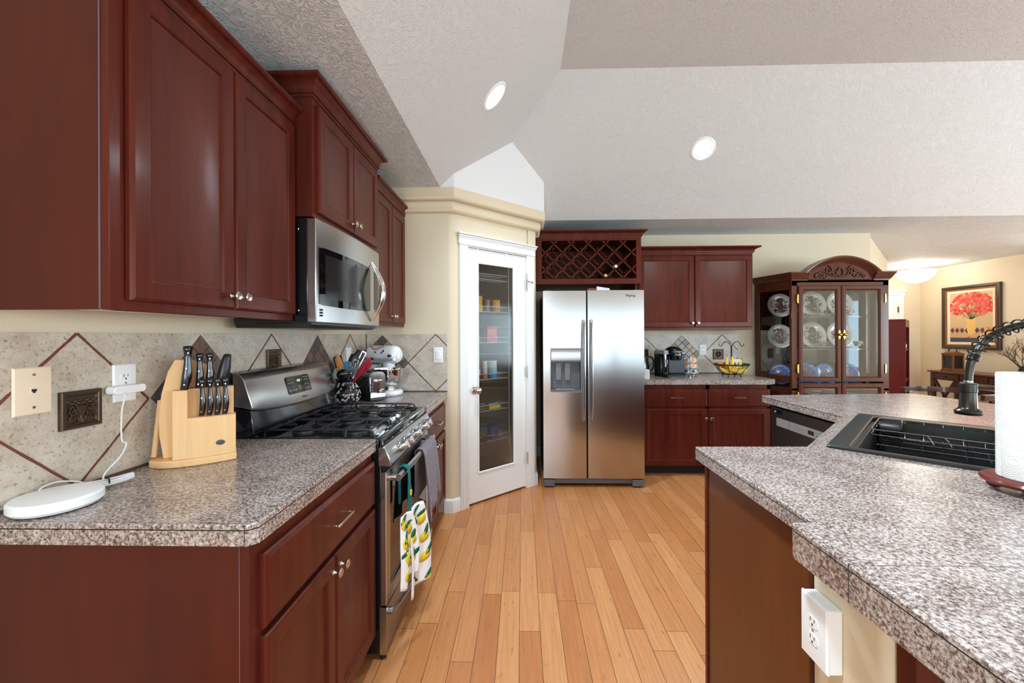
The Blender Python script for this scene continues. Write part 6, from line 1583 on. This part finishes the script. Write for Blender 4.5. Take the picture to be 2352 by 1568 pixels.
for x, y, w_ in ((-.307, .09, 'at the left'), (.217, .10, 'at the right')):
    t = thing('blue_teacup', 'blue and white teacup on the bottom shelf, %s' % w_, 'cup', (HX+x, HY+y, zb), 0, 'blue cups'); b = MB(); b.lathe([(0, 0), (.06, .002), (.075, .012), (.073, .013), (.03, .007), (.03, .010), (.046, .03), (.052, .052), (.050, .052), (.04, .03), (.02, .014), (0, .012)], n=28, cap=False); b.build('cup', m_blue, t, world=False, smooth=60); b = MB(); b.tube([(.046, 0, .045), (.068, 0, .044), (.068, 0, .024), (.044, 0, .02)], .0035, 6); b.build('handle', m_china, t, world=False)
t = thing('serving_bowl', 'large white bowl with dark red fruit print behind the lower left door', 'bowl', (HX-.17, HY+.17, .721)); b = MB(); b.lathe([(0, 0), (.06, 0), (.07, .01), (.10, .07), (.098, .07), (.06, .012), (0, .01)], n=32, cap=False); b.build('bowl', m_china, t, world=False, smooth=60); b = MB()
for k in range(7): b.ball((-.04+.014*k, -.083-.004*math.cos(k-3), .04+.006*(k % 2)), .009, .006, .008, 8, 6)
b.build('fruit_print', mat('dark_red_paint', srgb(110, 24, 34), .3), t, world=False)
t = thing('white_cup', 'small white cup behind the lower right door of the china cabinet', 'cup', (HX+.12, HY+.17, .721)); b = MB(); b.lathe([(0, 0), (.03, 0), (.045, .03), (.05, .07), (.048, .07), (.03, .01), (0, .01)], n=24, cap=False); b.build('cup', m_china, t, world=False, smooth=60)

# ------------------------------------------------------------------ entry and dining side
BK = Matrix.Translation((4.495, 4.90, 0)) @ Matrix.Rotation(PI/4, 4, 'Z')
bs_ = thing('bookcase', 'tall dark red bookcase standing end-on beyond the china cabinet', 'bookcase', BK.translation, PI/4)
b = MB(); b.box(0, .02, 0, .25, 0, 1.505); b.build('side_panel', m_redwood, bs_, bevel=.002, world=False)
b = MB(); b.box(.80, .82, 0, .25, 0, 1.505); b.build('side_panel', m_redwood, bs_, bevel=.002, world=False)
b = MB(); b.box(.02, .80, .24, .25, 0, 1.505); b.build('back_panel', m_redwood, bs_, world=False)
b = MB(); b.box(-.004, .824, -.012, .25, 1.505, 1.525); b.build('top', m_redwood, bs_, bevel=.003, world=False)
for z in (.08, .42, .76, 1.14): b = MB(); b.box(.02, .80, 0, .24, z, z+.022); b.build('shelf', m_redwood, bs_, world=False)
b = MB()
for q in ((0, .04, 0, 1.505), (.78, .82, 0, 1.505), (.04, .78, 1.435, 1.505)): b.box(q[0], q[1], -.012, 0, q[2], q[3])
b.build('face_frame', m_redwood, bs_, world=False)
t = thing('folded_cloth', 'pale folded cloth on the upper shelf of the red bookcase', 'cloth', BK @ Vector((.25, .12, 1.163)), PI/4); b = MB(); b.box(-.14, .3, -.12, .12, 0, .07); b.box(-.13, .28, -.11, .11, .07, .12); b.build('cloth', mat('pale_cloth', srgb(206, 196, 180), .9), t, bevel=.02, world=False)

ct = thing('console_table', 'dark wood console table with two drawers below the framed flower picture', 'table', (6.82, 6.0, 0))
X0c, X1c, Y0c, Y1c = 6.54, 6.98, 5.45, 6.70
b = MB(); b.box(X0c-.02, X1c, Y0c-.02, Y1c+.02, .745, .77); b.build('table_top', m_console, ct, bevel=.004)
b = MB(); b.box(X0c+.02, X1c-.02, Y0c+.03, Y1c-.03, .63, .745); b.build('apron', m_darkwood, ct)
for k in range(3):
    ya = Y0c+.06+k*.385; b = MB(); b.box(X0c+.008, X0c+.02, ya, ya+.36, .645, .735); d_ = b.build('drawer', m_darkwood, ct, bevel=.004)
    b = MB(); b.tube([(X0c-.004, ya+.18+.022*math.cos(t), .690-.022*abs(math.sin(t))) for t in [PI*j/10 for j in range(11)]], .004, 6); b.ball((X0c+.004, ya+.18, .692), .012); b.build('ring_pull', m_bronze_fix, d_)
for xx in (X0c+.01, X1c-.06):
    for yy in (Y0c, Y1c-.05): b = MB(); b.box(xx, xx+.05, yy, yy+.05, 0, .745); b.build('leg', m_darkwood, ct, bevel=.003)
for yy, sg in ((Y0c+.05, 1), (Y1c-.35, 1)):
    b = MB(); 
    for xx in (X0c+.035,): b.bar((xx, yy, .62), (xx, yy+.30, .14), .03, .03); b.bar((xx, yy, .14), (xx, yy+.30, .62), .03, .03)
    b.build('cross_brace', m_darkwood, ct)
b = MB(); b.box(X0c+.02, X1c-.02, Y0c+.02, Y1c-.02, .12, .14); b.build('lower_shelf', m_darkwood, ct)

ln = thing('candle_lantern', 'small brown wooden candle lantern on the console table', 'lantern', (6.70, 6.50, .7705))
b = MB(); s_ = .075; b.box(-s_-.02, s_+.02, -s_-.02, s_+.02, .0, .022); b.box(-s_-.015, s_+.015, -s_-.015, s_+.015, .262, .278); b.loft([[(-s_, -s_, .278), (s_, -s_, .278), (s_, s_, .278), (-s_, s_, .278)], [(-.045, -.045, .305), (.045, -.045, .305), (.045, .045, .305), (-.045, .045, .305)]])
for a in (-1, 1):
    for c_ in (-1, 1): b.box(a*s_-.010, a*s_+.010, c_*s_-.01, c_*s_+.01, .022, .262)
    b.box(-s_, s_, a*s_-.006, a*s_+.006, .022, .045); b.box(a*s_-.006, a*s_+.006, -s_, s_, .022, .045); b.box(-s_, s_, a*s_-.006, a*s_+.006, .24, .262); b.box(a*s_-.006, a*s_+.006, -s_, s_, .24, .262)
b.build('frame', m_spoon if False else wood('lantern_wood', srgb(96, 60, 36), srgb(128, 84, 50), .5, 0), ln, world=False)
b = MB(); b.tube([(0, .06*math.cos(t), .305+.06*math.sin(t)) for t in [PI*j/14 for j in range(15)]], .008, 8); b.build('arched_handle', m_bronze_fix, ln, world=False)
b = MB(); b.lathe([(0, .022), (.042, .022), (.042, .12), (.038, .125), (0, .118)], n=24); b.build('candle', mat('candle_wax', srgb(236, 178, 92), .5), ln, world=False)
b = MB()
for a in (-1, 1): b.box(a*s_-.001, a*s_+.001, -s_+.01, s_-.01, .045, .24); b.box(-s_+.01, s_-.01, a*s_-.001, a*s_+.001, .045, .24)
b.build('pane', m_glass, ln, world=False)

# framed flower picture on the dining wall, faces -x.  local frame: x along -y of the world
PT = Matrix.Translation((XR-.002, 6.535, 1.607)) @ Matrix.Rotation(-PI/2, 4, 'Z')
pf = thing('framed_picture', 'framed painting of red flowers in a pale vase on the dining wall', 'picture', PT.translation, -PI/2)
w2, h2 = .415, .502
b = MB(); b.rectrings(-w2, w2, -h2, h2, [(0, 0), (0, -.03), (.006, -.04), (.03, -.045), (.048, -.036), (.052, -.03), (.072, -.026), (.075, -.018), (.110, -.014), (.112, -.010)], mats=[0, 0, 0, 0, 0, 1, 1, 2, 2, 3, 3])
b.build('frame', [mat('frame_dark', (.05, .026, .015, 1), .35), mat('frame_gold', srgb(150, 98, 50), .35, .5), mat('mat_board', srgb(240, 222, 196), .7), mat('canvas_ground', srgb(212, 182, 138), .7)], pf, world=False)
b = MB()
for k in range(48): zz = -h2+.065+k*(2*h2-.13)/47; [b.ball((sx_*(w2-.062), -.028, zz), .009, .005, .008, 6, 4) for sx_ in (-1, 1)]
for k in range(40): xx = -w2+.065+k*(2*w2-.13)/39; [b.ball((xx, -.028, sz_*(h2-.062)), .008, .005, .009, 6, 4) for sz_ in (-1, 1)]
b.build('rope_beading', bpy.data.materials['frame_gold'], pf, world=False)
ix, iz = w2-.112, h2-.112; yP = -.0102; b = MB(); rnd = random.Random(9)
def disc(cx, cz_, rx, rz, i, nn=10, y=yP, rot=0):
    pts = []
    for k in range(nn):
        a = 2*PI*k/nn; u, v_ = rx*math.cos(a), rz*math.sin(a); xx = cx+u*math.cos(rot)-v_*math.sin(rot); zz = cz_+u*math.sin(rot)+v_*math.cos(rot)
        pts.append((max(-ix, min(ix, xx)), y, max(-iz, min(iz, zz))))
    b.poly(list(reversed(pts)), i)
b.poly([(-ix, yP-.0002, -iz), (-ix, yP-.0002, -iz+.07), (ix, yP-.0002, -iz+.07), (ix, yP-.0002, -iz)], 0)            # table edge, slate
b.poly([(-ix, yP-.0003, -iz+.07), (-ix, yP-.0003, -iz+.135), (ix, yP-.0003, -iz+.135), (ix, yP-.0003, -iz+.07)], 1)
b.poly([(-ix, yP-.0003, -iz+.135), (-ix, yP-.0003, -iz+.235), (ix, yP-.0003, -iz+.235), (ix, yP-.0003, -iz+.135)], 2)
for k in range(9):
    cx = -ix+.035+k*.072; b.poly([(cx, yP-.0005, -iz+.14), (cx-.033, yP-.0005, -iz+.185), (cx, yP-.0005, -iz+.23), (cx+.033, yP-.0005, -iz+.185)], 0)
y_ = yP-.0008
vs_ = [(-.075, -iz+.36), (-.075, -iz+.345), (-.062, -iz+.34), (-.066, -iz+.28), (-.056, -iz+.19), (-.04, -iz+.125), (.04, -iz+.125), (.056, -iz+.19), (.066, -iz+.28), (.062, -iz+.34), (.075, -iz+.345), (.075, -iz+.36)]
cxv = .005
b.poly([(x_+cxv, y_, z_) for x_, z_ in reversed(vs_)], 3)
for k in range(26):
    a = math.radians(rnd.uniform(28, 152)); L_ = rnd.uniform(.22, .38); P_ = [(cxv+(.02+L_*q)*math.cos(a), -iz+.36+L_*q*math.sin(a)*.95) for q in (0, .5, 1)]
    (xa, za), _, (xb, zb__) = P_; xb = max(-ix, min(ix, xb)); zb__ = min(iz, zb__); b.poly([(xa-.003, y_-.0001, za), (xb-.002, y_-.0001, zb__), (xb+.002, y_-.0001, zb__), (xa+.003, y_-.0001, za)], 4)
for k in range(330):
    a = math.radians(rnd.uniform(22, 158)); rr = .09+.36*math.sqrt(rnd.random()); disc(cxv+rr*math.cos(a)*.86, -iz+.34+rr*math.sin(a)*1.0, rnd.uniform(.012, .028), rnd.uniform(.010, .024), rnd.choice((5, 5, 6, 7)), 8, y_-.0003-.00001*k, rnd.random()*3)
disc(-.03, -iz+.075, .018, .012, 6, 8, y_)
disc(.22, -iz+.17, .035, .05, 8, 12, y_)
b.build('painting', [mat('paint_slate', srgb(74, 74, 92), .7), mat('paint_sand', srgb(214, 170, 122), .7), mat('paint_ochre', srgb(222, 164, 104), .7), mat('paint_vase', srgb(236, 190, 112), .7), mat('paint_stem', srgb(128, 120, 70), .7), mat('paint_coral', srgb(226, 84, 72), .7), mat('paint_crimson', srgb(198, 50, 56), .7), mat('paint_pinkred', srgb(238, 116, 96), .7), mat('paint_peach', srgb(232, 168, 96), .7)], pf, world=False)

tv = thing('twig_arrangement', 'dark vase of bare dark twigs on the near end of the console table', 'plant', (6.72, 5.62, .7705))
b = MB(); b.lathe([(0, 0), (.04, 0), (.055, .03), (.05, .09), (.032, .13), (.036, .14), (.028, .14), (.03, .02), (0, .02)], n=24, cap=False); b.build('vase', m_bronze_fix, tv, world=False, smooth=60)
rnd = random.Random(12); b = MB()
def twig(p, d, L_, r, dep):
    q = p+d*L_; mid = p+d*L_*.5+Vector((rnd.uniform(-1, 1), rnd.uniform(-1, 1), rnd.uniform(-1, 1)))*L_*.06
    b.tube([p, mid, q], [r, r*.8, r*.55], 5)
    if dep:
        for k in range(3 if dep > 1 else 4):
            dd = (d+Vector((rnd.uniform(-1, 1), rnd.uniform(-1, 1), rnd.uniform(-.35, .75)))*.75).normalized(); twig(p+d*L_*rnd.uniform(.35, 1.), dd, L_*rnd.uniform(.45, .7), r*.55, dep-1)
for k in range(9):
    a = 2*PI*k/9+rnd.random(); e_ = rnd.uniform(.25, 1.0); twig(Vector((0, 0, .06)), Vector((math.cos(a)*e_, math.sin(a)*e_, 1)).normalized(), .30, .0055, 3)
b.build('twigs', mat('twig_bark', srgb(66, 54, 44), .7), tv, world=False)

def stool(label, loc, rz):
    t = thing('bar_stool', label, 'bar stool', loc, rz, 'bar stools at the far side of the island')
    b = MB(); b.lathe([(0, .60), (.18, .60), (.195, .615), (.19, .645), (.15, .655), (0, .655)], n=32); b.build('seat', m_blackpl, t, world=False, smooth=50)
    for k in range(4):
        a = PI/4+PI/2*k; b = MB(); b.tube([(.14*math.cos(a), .14*math.sin(a), .60), (.215*math.cos(a), .215*math.sin(a), 0)], [.018, .015], 10); b.build('leg', m_darkwood, t, world=False)
    b = MB(); b.tube([(.185*math.cos(2*PI*j/28), .185*math.sin(2*PI*j/28), .22) for j in range(28)], .009, 8, closed=True); b.build('foot_ring', m_darkwood, t, world=False)
    b = MB(); A_ = [math.radians(-115+230*k/22) for k in range(23)]
    rows = [[(r*math.cos(a), r*math.sin(a), z) for r, z in ((.225, .905), (.250, .905), (.255, .94), (.228, .945))] for a in A_]; b.loft(rows); b.build('back_rail', m_darkwood, t, world=False, smooth=40)
    for k in range(5): a = math.radians(-100+50*k); b = MB(); b.tube([(.185*math.cos(a), .185*math.sin(a), .64), (.238*math.cos(a), .238*math.sin(a), .91)], .009, 8); b.build('spindle', m_darkwood, t, world=False)
    return t
s1 = stool('dark bar stool with a curved back rail, behind the far corner of the island', (3.08, 3.02, 0), math.radians(20))
dup(s1, (3.12, 2.33, 0), math.radians(-10), 'dark bar stool behind the faucet at the long side of the island')

chd = thing('dining_chandelier', 'white glass shade of the dining lamp at the upper right edge', 'chandelier', (6.1, 4.6, 1.9))
b = MB(); b.tube([(6.1, 4.6, 2.45), (6.1, 4.6, 2.02)], .008, 8); b.lathe([(.06, 2.43), (.06, 2.458), (0, 2.458)], (6.1, 4.6, 0), 20); b.build('stem', m_bronze_fix, chd)
m_shade = emis('white_glass_shade', (1, .95, .86), 1.6)
for k in range(4):
    a = PI*.97+PI/2*k; c_ = Vector((6.1+.30*math.cos(a), 4.6+.30*math.sin(a), 0)); b = MB(); b.tube([(6.1, 4.6, 2.05), (6.1+.15*math.cos(a), 4.6+.15*math.sin(a), 2.13), (c_.x, c_.y, 2.28), (c_.x, c_.y, 2.25)], .007, 8); b.build('arm', m_bronze_fix, chd)
    d = bpy.data.lights.new('shade_lamp', 'POINT'); d.energy = 2.5; d.color = (.95, .97, 1); d.shadow_soft_size = .04; lo = bpy.data.objects.new('shade_lamp', d); C.objects.link(lo); lo.parent = chd; lo.location = (c_.x-6.1, c_.y-4.6, 2.15-1.9)
    b = MB(); b.lathe([(.025, 2.255), (.045, 2.235), (.085, 2.165), (.082, 2.165), (.04, 2.228)], c_, 28, cap=False); b.build('glass_shade', m_shade, chd, smooth=60)
